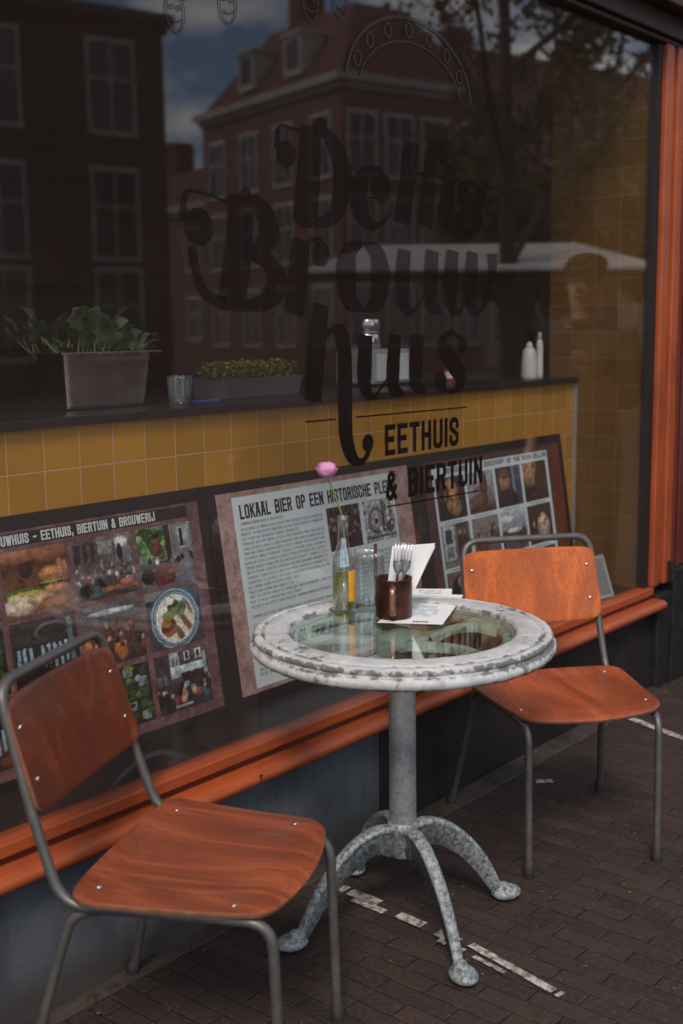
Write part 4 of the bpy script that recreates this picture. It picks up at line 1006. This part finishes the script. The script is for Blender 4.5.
def scribble(mb, to3):
    for r_ in range(3):
        for k in range(9):
            u = .42+.045*k; v = .82+.05*r_
            if (k*7+r_*3) % 5: mb.quad(to3(u,v), to3(u+.03,v), to3(u+.03,v+.02), to3(u,v+.02))
def wash(mb, to3):
    for i in range(8):
        for j in range(6):
            if mnoise.noise(Vector((i*.6, j*.7, 2))) > -.05:
                u, v = .22+.07*i, .24+.06*j; mb.quad(to3(u,v), to3(u+.07,v), to3(u+.07,v+.06), to3(u,v+.06))
def foot_note(mb, to3):
    for k in range(5):
        u = .52+.05*k; mb.quad(to3(u,.045), to3(u+.035,.05), to3(u+.035,.085), to3(u,.08))
sheet('folded white leaflet with dotted emblem lying lowest, behind the copper mug', [(2.40,-.20),(2.50,-.345),(2.755,-.175),(2.66,-.045)], GZ+.0004, [('dot_print', M['ink'], lambda m, t3: [m.quad(t3(u,v), t3(u+.05,v), t3(u+.05,v+.035), t3(u,v+.035)) for i in range(5) for j in range(5) if (i+j) % 2 == 0 for u, v in [(.04+.055*i, .76+.042*j)]]), ('text_print', M['ink_soft'], scribble)])
sheet('white leaflet with pale blue print lying under the copper mug', [(2.315,-.245),(2.400,-.390),(2.702,-.250),(2.630,-.115)], GZ+.0024, [('blue_print', M['paper_blue'], wash), ('small_print', M['ink'], foot_note)])
# copper mug
MUG = (2.330,-.288,GZ+.0046)
mg = thing('copper_mug', 'straight-sided copper mug with handle, holding forks on the table', 'mug', MUG)
mb = MB(); mb.lathe([(0,0),(.044,0),(.0465,.003),(.0465,.096),(.0475,.0985),(.0475,.101),(.0455,.1015),(.0440,.099),(.0440,.004),(0,.004)], 56); mb.build('body', M['copper'], mg)
av = Vector((0-MUG[0], -2.07-MUG[1], 0)).normalized(); ang = math.atan2(av.y, av.x)-.05
mb = MB(); hp = fillet([(.0455,0,.088),(.074,0,.084),(.074,0,.022),(.0455,0,.016)], .024, 8)
mb.tube([(p.x*math.cos(ang), p.x*math.sin(ang), p.z) for p in hp], .0055, 10, flat=1.5); mb.build('handle', M['copper_hi'], mg)
# napkin folded in the mug and two forks
def place_basis(base, tipdir, face):
    z = Vector(tipdir).normalized(); y = Vector(face); y = (y-z*y.dot(z)).normalized(); x = y.cross(z)
    return Matrix(((x.x,y.x,z.x,base[0]),(x.y,y.y,z.y,base[1]),(x.z,y.z,z.z,base[2]),(0,0,0,1)))
tocam = Vector((-2.39,-1.85,.65))
right = Vector((.64,-.77,0))
nk = thing('napkin', 'white paper napkin folded tall in the copper mug behind the forks', 'napkin', (MUG[0],MUG[1],MUG[2]+.006))
Mn = place_basis((.018,.014,0), right*.24+Vector((0,0,1))+Vector((.08,.06,0)), tocam)
for k, (w0, w1, h, off, tilt) in enumerate(((.026,.053,.180,0,-.06),(.024,.047,.172,-.005,-.11))):
    mb = MB(); vs = []; N = 8
    for j in range(N+1):
        t_ = j/N; w = w0+(w1-w0)*t_
        for i in range(5):
            s_ = (i/4-.5)*2
            q = Vector((s_*w+tilt*h*t_, off-.004*s_*s_+.003*math.sin(t_*5+i), h*t_-(.016*s_*t_*t_)))
            vs.append(Mn @ q)
    mb.add(vs, [(j*5+i, j*5+i+1, (j+1)*5+i+1, (j+1)*5+i) for j in range(N) for i in range(4)], True)
    for q in range(1): pass
    mb.build('fold', M['paper'], nk)
def fork(label, base, tip, face):
    o = thing('fork', label, 'fork', MUG, 0, 'forks in the copper mug')
    o.location = (MUG[0]+base[0], MUG[1]+base[1], MUG[2]+.0085)
    Mf = place_basis((0,0,0), tip, face)
    mb = MB(); pts = []; ws = []
    prof = [(0,.0045),(.02,.006),(.06,.0045),(.090,.0032),(.104,.0036),(.111,.008),(.119,.0120),(.128,.0138),(.138,.0140)]
    vs = []
    for (z, w) in prof:
        y = .006*max(0, (z-.10)/.038)**2
        vs += [Mf @ Vector((-w, y, z)), Mf @ Vector((-w*.5, y+.0014, z)), Mf @ Vector((w*.5, y+.0014, z)), Mf @ Vector((w, y, z)), Mf @ Vector((0, y-.0012, z))]
    n5 = len(prof); fs = []
    for i in range(n5-1):
        for j in range(5): fs.append((5*i+j, 5*i+(j+1)%5, 5*(i+1)+(j+1)%5, 5*(i+1)+j))
    mb.add(vs, fs, True)
    for k in range(4):
        x = -.0117+k*.0078
        mb.tube([Mf @ Vector((x*.95, .0058, .136)), Mf @ Vector((x, .0065, .155)), Mf @ Vector((x*.97, .001, .176)), Mf @ Vector((x*.95, -.004, .184))], [.0022,.0020,.0016,.0008], 7)
    mb.build('metal', M['steel'], o); return o
fork('steel fork leaning left in copper mug, tines up against the napkin', (-.013,-.010), right*.10+Vector((.03,.03,1)), tocam)
fork('steel fork leaning right in copper mug, in front of the napkin', (.000,-.018), right*.13+Vector((.05,.05,1)), tocam)

# ------------------------------------------------------------------ chairs
def make_chair(label, loc, rz):
    t = thing('school_chair', label, 'chair', loc, rz, 'tubular steel school chairs')
    # seat: rounded trapezoid sheet, dished and rolled over at the front
    def seat_pt(s, f):      # s -1..1 across, f 0..1 rear to front
        hw = .256-.040*f
        x = -.163+.378*f
        x += (.030*(1-s*s))*f**2 - .010*(1-s*s)*(1-f)**2
        e = 4.5
        return x, s*hw
    def outline(n=20):
        pts = []
        P = [(-.185,-.222,.03),(-.197,0,0),(-.185,.222,.03),(.215,.226,.055),(.272,.0,0),(.215,-.226,.055)]
        cor = [Vector((-.185,-.222)),Vector((-.185,.222)),Vector((.222,.228)),Vector((.222,-.228))]
        return cor
    N, Mm = 28, 28; vs = []
    def zt(x, y):
        f = (x+.163)/.40
        return .452 - .010*math.sin(math.pi*min(1, max(0, f)))*(1-.6*(y/.23)**2) - .016*max(0, f-.82)**2/.0324 + .006*max(0, .12-f)/.12
    def sq(s, f):           # square -> rounded outline
        k = 1.0
        a, b = abs(s), abs(2*f-1)
        r_ = (a**10+b**10)**.1; m_ = max(a, b)
        k = 1 if r_ < 1e-6 else m_/r_
        k = 1+(k-1)*m_**3
        return seat_pt(s*k, .5+(f-.5)*k)
    for j in range(Mm+1):
        for i in range(N+1):
            x, y = sq(-1+2*i/N, j/Mm); vs.append((x, y, zt(x, y)))
    fs = [(j*(N+1)+i, (j+1)*(N+1)+i, (j+1)*(N+1)+i+1, j*(N+1)+i+1) for j in range(Mm) for i in range(N)]
    mb = MB(); mb.add(vs, fs, True); so = mb.build('seat', [M['wood_x'], M['wood_edge']], t)
    sd = so.modifiers.new('thickness', 'SOLIDIFY'); sd.thickness = .011; sd.offset = 1; sd.material_offset_rim = 1
    bv = so.modifiers.new('edge', 'BEVEL'); bv.width = .002; bv.segments = 2; bv.limit_method = 'ANGLE'; bv.angle_limit = R(50)
    # fix orientation so that the thickness grows downwards
    sd.offset = 1 if so.data.polygons[0].normal.z < 0 else -1
    # backrest
    vs = []
    for j in range(19):
        for i in range(25):
            s, f = -1+2*i/24, j/18
            a, b = abs(s), abs(2*f-1); m_ = max(a, b); r_ = (a**11+b**11)**(1/11); k = 1 if r_ < 1e-6 else 1+(m_/r_-1)*m_**3
            s2, f2 = s*k, .5+(f-.5)*k
            y = s2*(.224-.007*f2); z = .596+.218*f2-.010*(1-s2*s2)*(1-f2); x = -.218-.068*f2-.020*(1-s2*s2)
            vs.append((x, y, z))
    mb = MB(); mb.add(vs, [(j*25+i, j*25+i+1, (j+1)*25+i+1, (j+1)*25+i) for j in range(18) for i in range(24)], True)
    bo = mb.build('backrest', [M['wood_z'], M['wood_edge']], t)
    sd = bo.modifiers.new('thickness', 'SOLIDIFY'); sd.thickness = .010; sd.material_offset_rim = 1; sd.offset = -1 if bo.data.polygons[0].normal.x > 0 else 1
    bv = bo.modifiers.new('edge', 'BEVEL'); bv.width = .002; bv.segments = 2; bv.limit_method = 'ANGLE'; bv.angle_limit = R(50)
    # frame: one bent tube from front foot along the seat, up the back, over the top and down again
    def side(s):
        return [(.238, s*.192, .012), (.226, s*.193, .424), (-.185, s*.224, .424), (-.235, s*.219, .575), (-.306, s*.209, .845)]
    path = fillet(side(-1)+side(1)[::-1], .055, 8)
    mb = MB(); mb.tube(path, .0108, 14); 
    mb.tube([(.10,-.190,.424),(.10,.190,.424)], .008, 10); mb.tube([(-.14,-.203,.424),(-.14,.203,.424)], .008, 10)
    mb.build('frame', M['tube'], t)
    for s in (-1, 1):
        mb = MB(); mb.tube(fillet([(-.09, s*.206, .420), (-.170, s*.214, .405), (-.215, s*.224, .26), (-.278, s*.252, .012)], .07, 8), .0105, 14)
        lg = mb.build('rear_leg', M['tube'], t)
        mb = MB(); mb.lathe([(.0155,0),(.016,.004),(.0145,.032),(.0115,.034)], 16, (-.281, s*.253, 0)); mb.build('rubber_foot', M['rubber'], lg)
        mb = MB(); mb.lathe([(.0155,0),(.016,.004),(.0145,.032),(.0115,.034)], 16, (.2382, s*.192, 0)); mb.build('rubber_foot', M['rubber'], t)
    for s in (-1, 1):
        for x in (-.125, .150):
            y = s*.188; z = zt(x, y); mb = MB(); mb.ball((x, y, z), (.0062,.0062,.0026), 10, 6); mb.build('screw', M['screw'], so)
        for f in (.28, .74):
            z = .596+.218*f; sy = .88; xx = -.218-.068*f-.020*(1-sy*sy); mb = MB(); mb.ball((xx, s*.19, z), (.0028,.0062,.0062), 10, 6); mb.build('screw', M['screw'], bo)
    return t
M['wood_edge'] = plain('plywood_edge', (.16,.065,.030), .6, var=.3, scale=60)
chR = make_chair('orange-brown plywood and steel chair behind the table, facing it', (2.972,-.420,0), R(-128))
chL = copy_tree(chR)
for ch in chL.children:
    k = {'seat': 'wood_x_shade', 'backrest': 'wood_z_shade'}.get(ch.name.split('.')[0])
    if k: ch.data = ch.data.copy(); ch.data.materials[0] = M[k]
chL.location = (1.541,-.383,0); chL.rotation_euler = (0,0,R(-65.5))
chL['label'] = 'reddish plywood and steel chair darkened as in shade, nearest the viewer, in front of food photo poster'

# ------------------------------------------------------------------ across the square (seen mirrored in the glass)
E1 = Vector((math.cos(R(15)), math.sin(R(15)), 0)); E2 = Vector((math.cos(R(-75)), math.sin(R(-75)), 0))
def town_house(label, org, wdir, ddir, W, D, H, wall, rows, cols, win, first=0.9, roofh=3.5, sides=None, roofmat='roof_red', flat=False, dormers=0, rows_z=None):
    """block whose front runs from org along wdir; ddir points to the back"""
    t = thing('town_house', label, 'building', org)
    wdir = Vector(wdir); ddir = Vector(ddir); nrm = -ddir
    P = lambda a, b, z: wdir*a+ddir*b+Vector((0,0,z))
    mb = MB()
    vs = [P(0,0,0),P(W,0,0),P(W,D,0),P(0,D,0),P(0,0,H),P(W,0,H),P(W,D,H),P(0,D,H)]
    mb.add(vs, [(0,1,5,4),(1,2,6,5),(2,3,7,6),(3,0,4,7),(4,5,6,7)])
    mb.build('wall', M[wall], t)
    def face_box(mb, a0, a1, z0, z1, out, d0, f=None):
        f = f or (lambda a, o, z: wdir*a+nrm*o+Vector((0,0,z)))
        vs = [f(a,o,z) for z in (z0,z1) for o in (d0,out) for a in (a0,a1)]
        mb.add(vs, [(0,2,3,1),(4,5,7,6),(0,1,5,4),(2,6,7,3),(0,4,6,2),(1,3,7,5)])
    front = lambda a, o, z: wdir*a+nrm*o+Vector((0,0,z))
    flank = lambda a, o, z: ddir*a-wdir*o+Vector((0,0,z))
    mb = MB(); face_box(mb, -.2, W+.2, H-.22, H+.04, .32, .002); face_box(mb, -.1, W+.1, H-.42, H-.222, .12, .002)
    if sides: face_box(mb, -.2, D+.2, H-.22, H+.04, .32, .002, flank); face_box(mb, -.1, D+.1, H-.42, H-.222, .12, .002, flank)
    mb.build('cornice', M['trim_grey' if wall != 'b_dark' else 'b_dark'], t)
    def windows(f, length, n_):
        ww, wh = win
        for z in rows_z:
            for k in range(n_):
                c = length*(k+.5)/n_
                fm = MB()
                for (a, b, z0, z1) in ((c-ww/2-.09,c-ww/2,z,z+wh),(c+ww/2,c+ww/2+.09,z,z+wh),(c-ww/2-.12,c+ww/2+.12,z-.12,z-.001),(c-ww/2-.12,c+ww/2+.12,z+wh+.001,z+wh+.14)): face_box(fm, a, b, z0, z1, .07, .003, f)
                face_box(fm, c-.03, c+.03, z+.001, z+wh-.001, .045, .022, f); face_box(fm, c-ww/2+.001, c+ww/2-.001, z+wh*.58, z+wh*.58+.07, .05, .023, f)
                wo = fm.build('window', M['trim_grey' if wall == 'b_dark' else 'trim_white'], t)
                pm = MB(); pm.quad(f(c-ww/2,.018,z), f(c+ww/2,.018,z), f(c+ww/2,.018,z+wh), f(c-ww/2,.018,z+wh)); pm.build('window_pane', M['dark_glass'], wo)
    windows(front, W, cols)
    if sides: windows(flank, D, sides)
    if roofh:
        mb = MB(); k = min(W, D)*.32
        vs = [P(0,0,H+.06),P(W,0,H+.06),P(W,D,H+.06),P(0,D,H+.06),P(k,k,H+roofh),P(W-k,k,H+roofh),P(W-k,D-k,H+roofh),P(k,D-k,H+roofh)]
        mb.add(vs, [(0,1,5,4),(1,2,6,5),(2,3,7,6),(3,0,4,7),(4,5,6,7)]); rf = mb.build('roof', M[roofmat], t)
        for i in range(dormers):
            c = D*(i+1)/(dormers+1); dm = MB(); pmx = MB()
            face_box(dm, c-.55, c+.55, H+.5, H+1.8, -.15, -2.0, flank); face_box(dm, c-.65, c+.65, H+1.8, H+1.9, -.05, -2.1, flank)
            face_box(pmx, c-.38, c-.03, H+.7, H+1.65, -.13, -.149, flank); face_box(pmx, c+.03, c+.38, H+.7, H+1.65, -.13, -.149, flank)
            dm.build('dormer', M['trim_white'], rf); pmx.build('dormer_window', M['dark_glass'], rf)
        cm = MB(); cm.box(-.55,.55,-.4,.4,0,1.7, M=Matrix.Translation(P(k*1.3, D*.62, H+roofh-.3))); cm.build('chimney', M['roof_red'], rf)
    return t
town_house('tall dark brick town house across the square, mirrored at the window\'s left', Vector((21.38,-21.58,0))-E1*15, E1, E2, 15, 8, 9.4, 'b_dark', 2, 5, (1.15,2.1), roofh=0, rows_z=(.9, 3.4, 6.5))
town_house('red brick corner house with dormers across the square, mirrored mid window', (30.6,-23.3,0), E1, E2, 6.2, 9.4, 9.7, 'b_red', 3, 4, (1.05,1.9), sides=4, dormers=2, roofh=2.9, rows_z=(1.0, 3.9, 6.6))
town_house('lower brick annex behind the red corner house across the square', Vector((30.6,-23.3,0))+E2*9.5+E1*.5, E1, E2, 5, 11, 6.6, 'b_red', 2, 3, (1.0,1.6), sides=3, roofh=1.8, rows_z=(1.2,4.0))
town_house('long tan brick house behind the trees across the square', Vector((30.6,-23.3,0))+E1*6.4+E2*.6, E1, E2, 26, 9, 9.2, 'b_tan', 3, 10, (1.1,1.9), roofh=3.0, rows_z=(1.0,3.9,6.5))

def tree(label, loc, h, r0, leafmat, seed, nleaf, lean=(0,0), spread=1.0, first=.35, leafsize=.09, depth=4):
    t = thing('tree', label, 'tree', loc); rr = random.Random(seed)
    tr = MB(); tips = []
    def grow(p, d, L, r_, lev):
        n_ = 5; pts = [p]; q = p; dd_ = d
        for i in range(n_):
            dd_ = (dd_+Vector((rr.uniform(-.22,.22), rr.uniform(-.22,.22), rr.uniform(-.06,.14)))*(.06 if lev == 0 else 1)).normalized()
            q = q+dd_*L/n_; pts.append(q)
        tr.tube(pts, [r_*(1-.55*i/n_) for i in range(n_+1)], 8 if lev < 2 else 5, caps=False)
        if lev >= depth-1:
            tips.extend(pts[1:]); return
        if lev >= 1: tips.extend(pts[3:])
        for k in range(rr.randint(3, 4) if lev else 7):
            i = rr.randint(2, n_) if lev else max(1, min(n_, int(first*n_+k*.6)))
            a = rr.uniform(0, 6.28) if lev else k*2.4+rr.uniform(-.3,.3)
            out = Vector((math.cos(a), math.sin(a), rr.uniform(.15,.8)))*spread+dd_*.5
            grow(pts[i], out.normalized(), L*rr.uniform(.5,.72), r_*.45*(1-.3*i/n_), lev+1)
    grow(Vector((0,0,-.05)), Vector((lean[0],lean[1],1)).normalized(), h, r0, 0)
    tr.build('trunk', M['bark'], t)
    lf = MB(); vs = []; fs = []
    for i in range(nleaf):
        c = rr.choice(tips)+Vector((rr.gauss(0,.22), rr.gauss(0,.22), rr.gauss(0,.16)))
        u = Vector((rr.uniform(-1,1), rr.uniform(-1,1), rr.uniform(-1,1))).normalized(); w = u.orthogonal().normalized()
        s_ = leafsize*rr.uniform(.5,1.2); o_ = len(vs)
        vs += [c-u*s_, c+w*s_*.55, c+u*s_, c-w*s_*.55]; fs.append((o_,o_+1,o_+2,o_+3))
    lf.add(vs, fs); lf.build('crown', M[leafmat], t); return t
tree('slim street tree with thin autumn foliage, mirrored at upper right of window', (12.3,-5.5,0), 5.6, .13, 'leaf_autumn', 4, 1700, first=.55, leafsize=.08)
tree('spreading tree with long arching limb, mirrored near the right frame', (17.0,-6.6,0), 5.0, .17, 'leaf_autumn', 9, 2600, first=.45, spread=1.5, leafsize=.09)
tree('bushy olive-brown tree behind the market stalls across the square', (22.5,-11.5,0), 4.0, .2, 'leaf_green', 14, 9000, first=.3, spread=1.3, leafsize=.13)
tree('broad dull green tree farthest right behind the market stalls', (28.0,-10.5,0), 4.4, .22, 'leaf_green', 23, 9000, first=.3, spread=1.3, leafsize=.15)
tree('autumn tree standing before the dark town house across the square', (5.6,-11.2,0), 6.0, .2, 'leaf_autumn', 31, 6000, first=.5, spread=1.5, leafsize=.08)

def tent(label, r1, r2, z=2.56, eave=2.19):
    t = thing('market_tent', label, 'tent', ((r1[0]+r2[0])/2,(r1[1]+r2[1])/2,0), 0, 'white market tents across the square')
    o = Vector(((r1[0]+r2[0])/2,(r1[1]+r2[1])/2,0)); a = Vector((*r1,0))-o; b = Vector((*r2,0))-o
    d = (b-a).normalized(); p = Vector((-d.y, d.x, 0))
    e = [a-d*.8-p*1.3, b+d*.8-p*1.3, b+d*.8+p*1.3, a-d*.8+p*1.3]
    up = lambda v, h: Vector((v.x, v.y, h))
    mb = MB(); A, B = up(a,z), up(b,z); Q = [up(v,eave) for v in e]; V = [up(v,eave-.035) for v in e]
    mb.add([A,B]+Q+V, [(0,1,3,2),(1,0,5,4),(0,2,5),(1,4,3),(2,3,7,6),(3,4,8,7),(4,5,9,8),(5,2,6,9)]); mb.build('canopy', M['canvas'], t)
    for v in e:
        mb = MB(); mb.tube([up(v*.985,0), up(v*.985,eave)], .025, 8); mb.build('pole', M['tube'], t)
    mb = MB(); c = (e[0]+e[1])/2*.7; s_ = d*1.4; w = p*.35
    vs = [c-s_-w, c+s_-w, c+s_+w, c-s_+w]; mb.add([up(v,.72) for v in vs]+[up(v,.78) for v in vs], [(0,1,2,3),(4,7,6,5),(0,4,5,1),(1,5,6,2),(2,6,7,3),(3,7,4,0)])
    mb.add([up(v*.97,.0) for v in vs]+[up(v*.97,.719) for v in vs], [(0,4,5,1),(1,5,6,2),(2,6,7,3),(3,7,4,0)])
    mb.build('stall_table', M['counter'], t); return t
tent('white hipped market tent across the pavement, mirrored behind the lettering', (12.0,-7.45), (13.74,-5.42))
tent('second white market tent, mirrored close beside the right window frame', (16.9,-4.6), (19.2,-2.4))

# ------------------------------------------------------------------ passer-by whose reflection shows in the glass
def person(loc, rz):
    t = thing('person', 'person in dark sweater with short dark hair, standing outside beside the window', 'person', loc, rz)
    def skin(name, verts, edges, radii, mat, root=0, parent=None, sub=2):
        me = bpy.data.meshes.new(name); me.from_pydata(verts, edges, []); me.update()
        o = bpy.data.objects.new(name, me); COL.objects.link(o); o.parent = parent or t
        m_ = o.modifiers.new('skin', 'SKIN'); m_.use_smooth_shade = True
        for i, r_ in enumerate(radii):
            sv = me.skin_vertices[0].data[i]; sv.radius = r_ if isinstance(r_, tuple) else (r_, r_); sv.use_root = (i == root)
        s_ = o.modifiers.new('sub', 'SUBSURF'); s_.levels = sub; s_.render_levels = sub
        me.materials.append(mat); return o
    # body: faces +x, y left
    V = [(0,0,.96),(0,0,1.10),(.01,0,1.25),(.01,0,1.40),(.0,0,1.50),(.012,0,1.56),(.03,0,1.64),(.035,0,1.74)]
    Rd = [(.10,.135),(.095,.125),(.10,.14),(.10,.145),(.06,.075),(.055,.055),(.085,.075),(.085,.078)]
    Ed = [(i,i+1) for i in range(7)]
    def chain(start, pts, rads):
        prev = start
        for p_, r_ in zip(pts, rads):
            V.append(p_); Rd.append(r_); Ed.append((prev, len(V)-1)); prev = len(V)-1
        return prev
    for s in (-1, 1):
        chain(0, [(0,s*.095,.86),(.01,s*.10,.50),(-.01,s*.105,.10),(.05,s*.11,.045),(.17,s*.12,.03)], [.095,.062,.043,.042,.030])
        if s > 0:
            w = chain(3, [(0,s*.20,1.42),(.0,s*.245,1.14),(.12,s*.22,.93),(.16,s*.21,.88)], [.062,.046,.034,.028]); hand = (.16,s*.21,.88); hd_ = Vector((.55,-.1,-.75))
        else:
            w = chain(3, [(0,s*.20,1.42),(.05,s*.255,1.15),(.29,s*.20,1.25),(.35,s*.185,1.285)], [.062,.046,.034,.028]); hand = (.35,s*.185,1.285); hd_ = Vector((.8,.15,.5))
        hd_ = hd_.normalized(); sd_ = hd_.orthogonal().normalized() if False else hd_.cross(Vector((0,0,1))).normalized()
        pm = chain(w, [tuple(Vector(hand)+hd_*.045), tuple(Vector(hand)+hd_*.085)], [(.018,.034),(.014,.036)])
        nrm_ = hd_.cross(sd_)
        for k in range(4):
            off = sd_*(-.030+.020*k); b0 = Vector(hand)+hd_*.085+off; L_ = (.065,.078,.074,.056)[k]
            chain(pm, [tuple(b0), tuple(b0+hd_*L_*.45-nrm_*.006), tuple(b0+hd_*L_*.8-nrm_*.022), tuple(b0+hd_*L_*.95-nrm_*.036)], [.0095,.0088,.008,.007])
        b0 = Vector(hand)+hd_*.03-sd_*.03
        chain(w, [tuple(b0), tuple(b0+hd_*.025-sd_*.022-nrm_*.008), tuple(b0+hd_*.055-sd_*.026-nrm_*.016)], [.011,.0095,.008])
    skin('body', V, Ed, Rd, M['skin'], 0)
    # sweater, trousers, shoes over the body
    SV = [(0,0,.84),(0,0,1.10),(.01,0,1.25),(.01,0,1.41),(.0,0,1.49),(.008,0,1.555)]; SR = [(.155,.195),(.15,.185),(.14,.185),(.15,.205),(.115,.15),(.072,.076)]; SE = [(0,1),(1,2),(2,3),(3,4),(4,5)]
    for s in (-1, 1):
        P_ = [(0,.20*s,1.425),(.0 if s > 0 else .05,.25*s,1.145),(.115 if s > 0 else .275,.222*s if s > 0 else .203*s,.94 if s > 0 else 1.245)]; prev = 3
        for p_, r_ in zip(P_, (.098,.070,.048)): SV.append(p_); SR.append(r_); SE.append((prev, len(SV)-1)); prev = len(SV)-1
    skin('sweater', SV, SE, SR, M['sweater'])
    TV = [(0,0,1.06),(0,0,.90)]; TR = [(.138,.172),(.14,.178)]; TE = [(0,1)]
    for s in (-1, 1):
        prev = 1
        for p_, r_ in zip([(0,s*.097,.83),(.01,s*.10,.50),(-.01,s*.105,.11)], (.112,.080,.062)): TV.append(p_); TR.append(r_); TE.append((prev, len(TV)-1)); prev = len(TV)-1
    skin('trousers', TV, TE, TR, M['trousers'])
    for s in (-1, 1):
        mb = MB(); mb.ball((.065,s*.112,.045), (.15,.052,.045), 20, 12); mb.box(-.08,.20,s*.112-.045,s*.112+.045,.0,.018); mb.build('shoe', M['shoe'], t, bevel=.004)
    # face details and hair
    mb = MB(); mb.ball((.118,0,1.682), (.020,.013,.022), 10, 8); mb.ball((.122,0,1.668), (.016,.016,.010), 10, 8); mb.build('nose', M['skin'], t)
    mb = MB()
    for s in (-1, 1): mb.ball((.104,s*.031,1.703), (.013,.016,.008), 10, 6); mb.ball((.108,s*.033,1.724), (.012,.022,.005), 10, 6)
    mb.build('eyes', M['hair'], t)
    mb = MB(); mb.ball((.108,0,1.637), (.010,.024,.006), 10, 6); mb.build('mouth', M['maroon'], t)
    mb = MB()
    for s in (-1, 1): mb.ball((.02,s*.083,1.69), (.018,.010,.03), 10, 8)
    mb.build('ears', M['skin'], t)
    mb = MB(); mb.ball((.012,0,1.765), (.108,.096,.072), 24, 14); mb.ball((-.03,0,1.72), (.080,.092,.085), 20, 12)
    rr = random.Random(2)
    for i in range(70):
        a = rr.uniform(-1.9,1.9); b = rr.uniform(.1,1.3); c = Vector((.012+.10*math.cos(a)*math.cos(b), .09*math.sin(a)*math.cos(b), 1.77+.066*math.sin(b)))
        mb.ball(c, (.026,.018,.014), 8, 5, M=Matrix.Rotation(rr.uniform(0,3), 3, 'Z'))
    mb.build('hair', M['hair'], t)
    return t
person((5.16,-.65,0), R(175))

# ------------------------------------------------------------------ light, sky, camera
SUN_EL, SUN_AZ = R(46), R(215)          # towards the sun, measured from +x
sl = bpy.data.lights.new('sun', 'SUN'); so = bpy.data.objects.new('sun', sl); COL.objects.link(so)
sl.energy = 2.2; sl.angle = R(14); sl.color = (1,.88,.75)
sd = Vector((math.cos(SUN_EL)*math.cos(SUN_AZ), math.cos(SUN_EL)*math.sin(SUN_AZ), math.sin(SUN_EL)))
so.rotation_euler = sd.to_track_quat('Z', 'Y').to_euler(); so.location = sd*30

w = bpy.data.worlds.new('World'); S.world = w; w.use_nodes = True; nt = w.node_tree; nt.nodes.clear()
out = nt.nodes.new('ShaderNodeOutputWorld'); bg = nt.nodes.new('ShaderNodeBackground'); bg.inputs[1].default_value = .145
sky = nt.nodes.new('ShaderNodeTexSky'); sky.sky_type = 'NISHITA'; sky.sun_disc = False; sky.sun_elevation = SUN_EL; sky.sun_rotation = math.pi/2-SUN_AZ
sky.ozone_density = 3.0
hs = nt.nodes.new('ShaderNodeHueSaturation'); hs.inputs['Saturation'].default_value = 1.1; nt.links.new(sky.outputs[0], hs.inputs['Color'])
tc = nt.nodes.new('ShaderNodeTexCoord'); mp = nt.nodes.new('ShaderNodeMapping'); mp.inputs['Scale'].default_value = (1,1,2.2); nt.links.new(tc.outputs['Generated'], mp.inputs[0])
nz = nt.nodes.new('ShaderNodeTexNoise'); nz.inputs['Scale'].default_value = 3.4; nz.inputs['Detail'].default_value = 7; nz.inputs['Roughness'].default_value = .55; nt.links.new(mp.outputs[0], nz.inputs['Vector'])
cr = nt.nodes.new('ShaderNodeValToRGB'); cr.color_ramp.elements[0].position = .45; cr.color_ramp.elements[1].position = .58; nt.links.new(nz.outputs['Fac'], cr.inputs[0])
mx = nt.nodes.new('ShaderNodeMix'); mx.data_type = 'RGBA'; nt.links.new(cr.outputs[0], mx.inputs[0]); nt.links.new(hs.outputs[0], mx.inputs[6]); mx.inputs[7].default_value = (11.5,10.9,10.4,1)
nt.links.new(mx.outputs[2], bg.inputs[0]); nt.links.new(bg.outputs[0], out.inputs[0])

cam = bpy.data.cameras.new('camera'); co = bpy.data.objects.new('camera', cam); COL.objects.link(co)
cam.sensor_fit = 'VERTICAL'; cam.sensor_height = 36; cam.lens = 1176.0/1024*36; cam.clip_end = 500; cam.clip_start = .05
az, pit, rol = R(39.961), R(8.8168), R(.7033)
fh = Vector((math.cos(az), math.sin(az), 0)); rt = Vector((math.sin(az), -math.cos(az), 0)); up = Vector((0,0,1))
fw = fh*math.cos(pit)-up*math.sin(pit); uu = fh*math.sin(pit)+up*math.cos(pit)
Rv = rt*math.cos(rol)-uu*math.sin(rol); Uv = uu*math.cos(rol)+rt*math.sin(rol)
co.matrix_world = Matrix(((Rv.x,Uv.x,-fw.x,0),(Rv.y,Uv.y,-fw.y,-2.0699),(Rv.z,Uv.z,-fw.z,1.5),(0,0,0,1)))
cam.dof.use_dof = True; cam.dof.focus_distance = 3.05; cam.dof.aperture_fstop = 2.6
S.camera = co
S.view_settings.view_transform = 'Standard'; S.view_settings.look = 'None'; S.view_settings.exposure = 0; S.view_settings.gamma = 1
S.render.engine = 'CYCLES'
cy = S.cycles; cy.use_denoising = True; cy.max_bounces = 10; cy.transparent_max_bounces = 16; cy.transmission_bounces = 10; cy.glossy_bounces = 5; cy.diffuse_bounces = 4; cy.caustics_reflective = False; cy.caustics_refractive = True; cy.blur_glossy = .5
cy.sample_clamp_indirect = 6
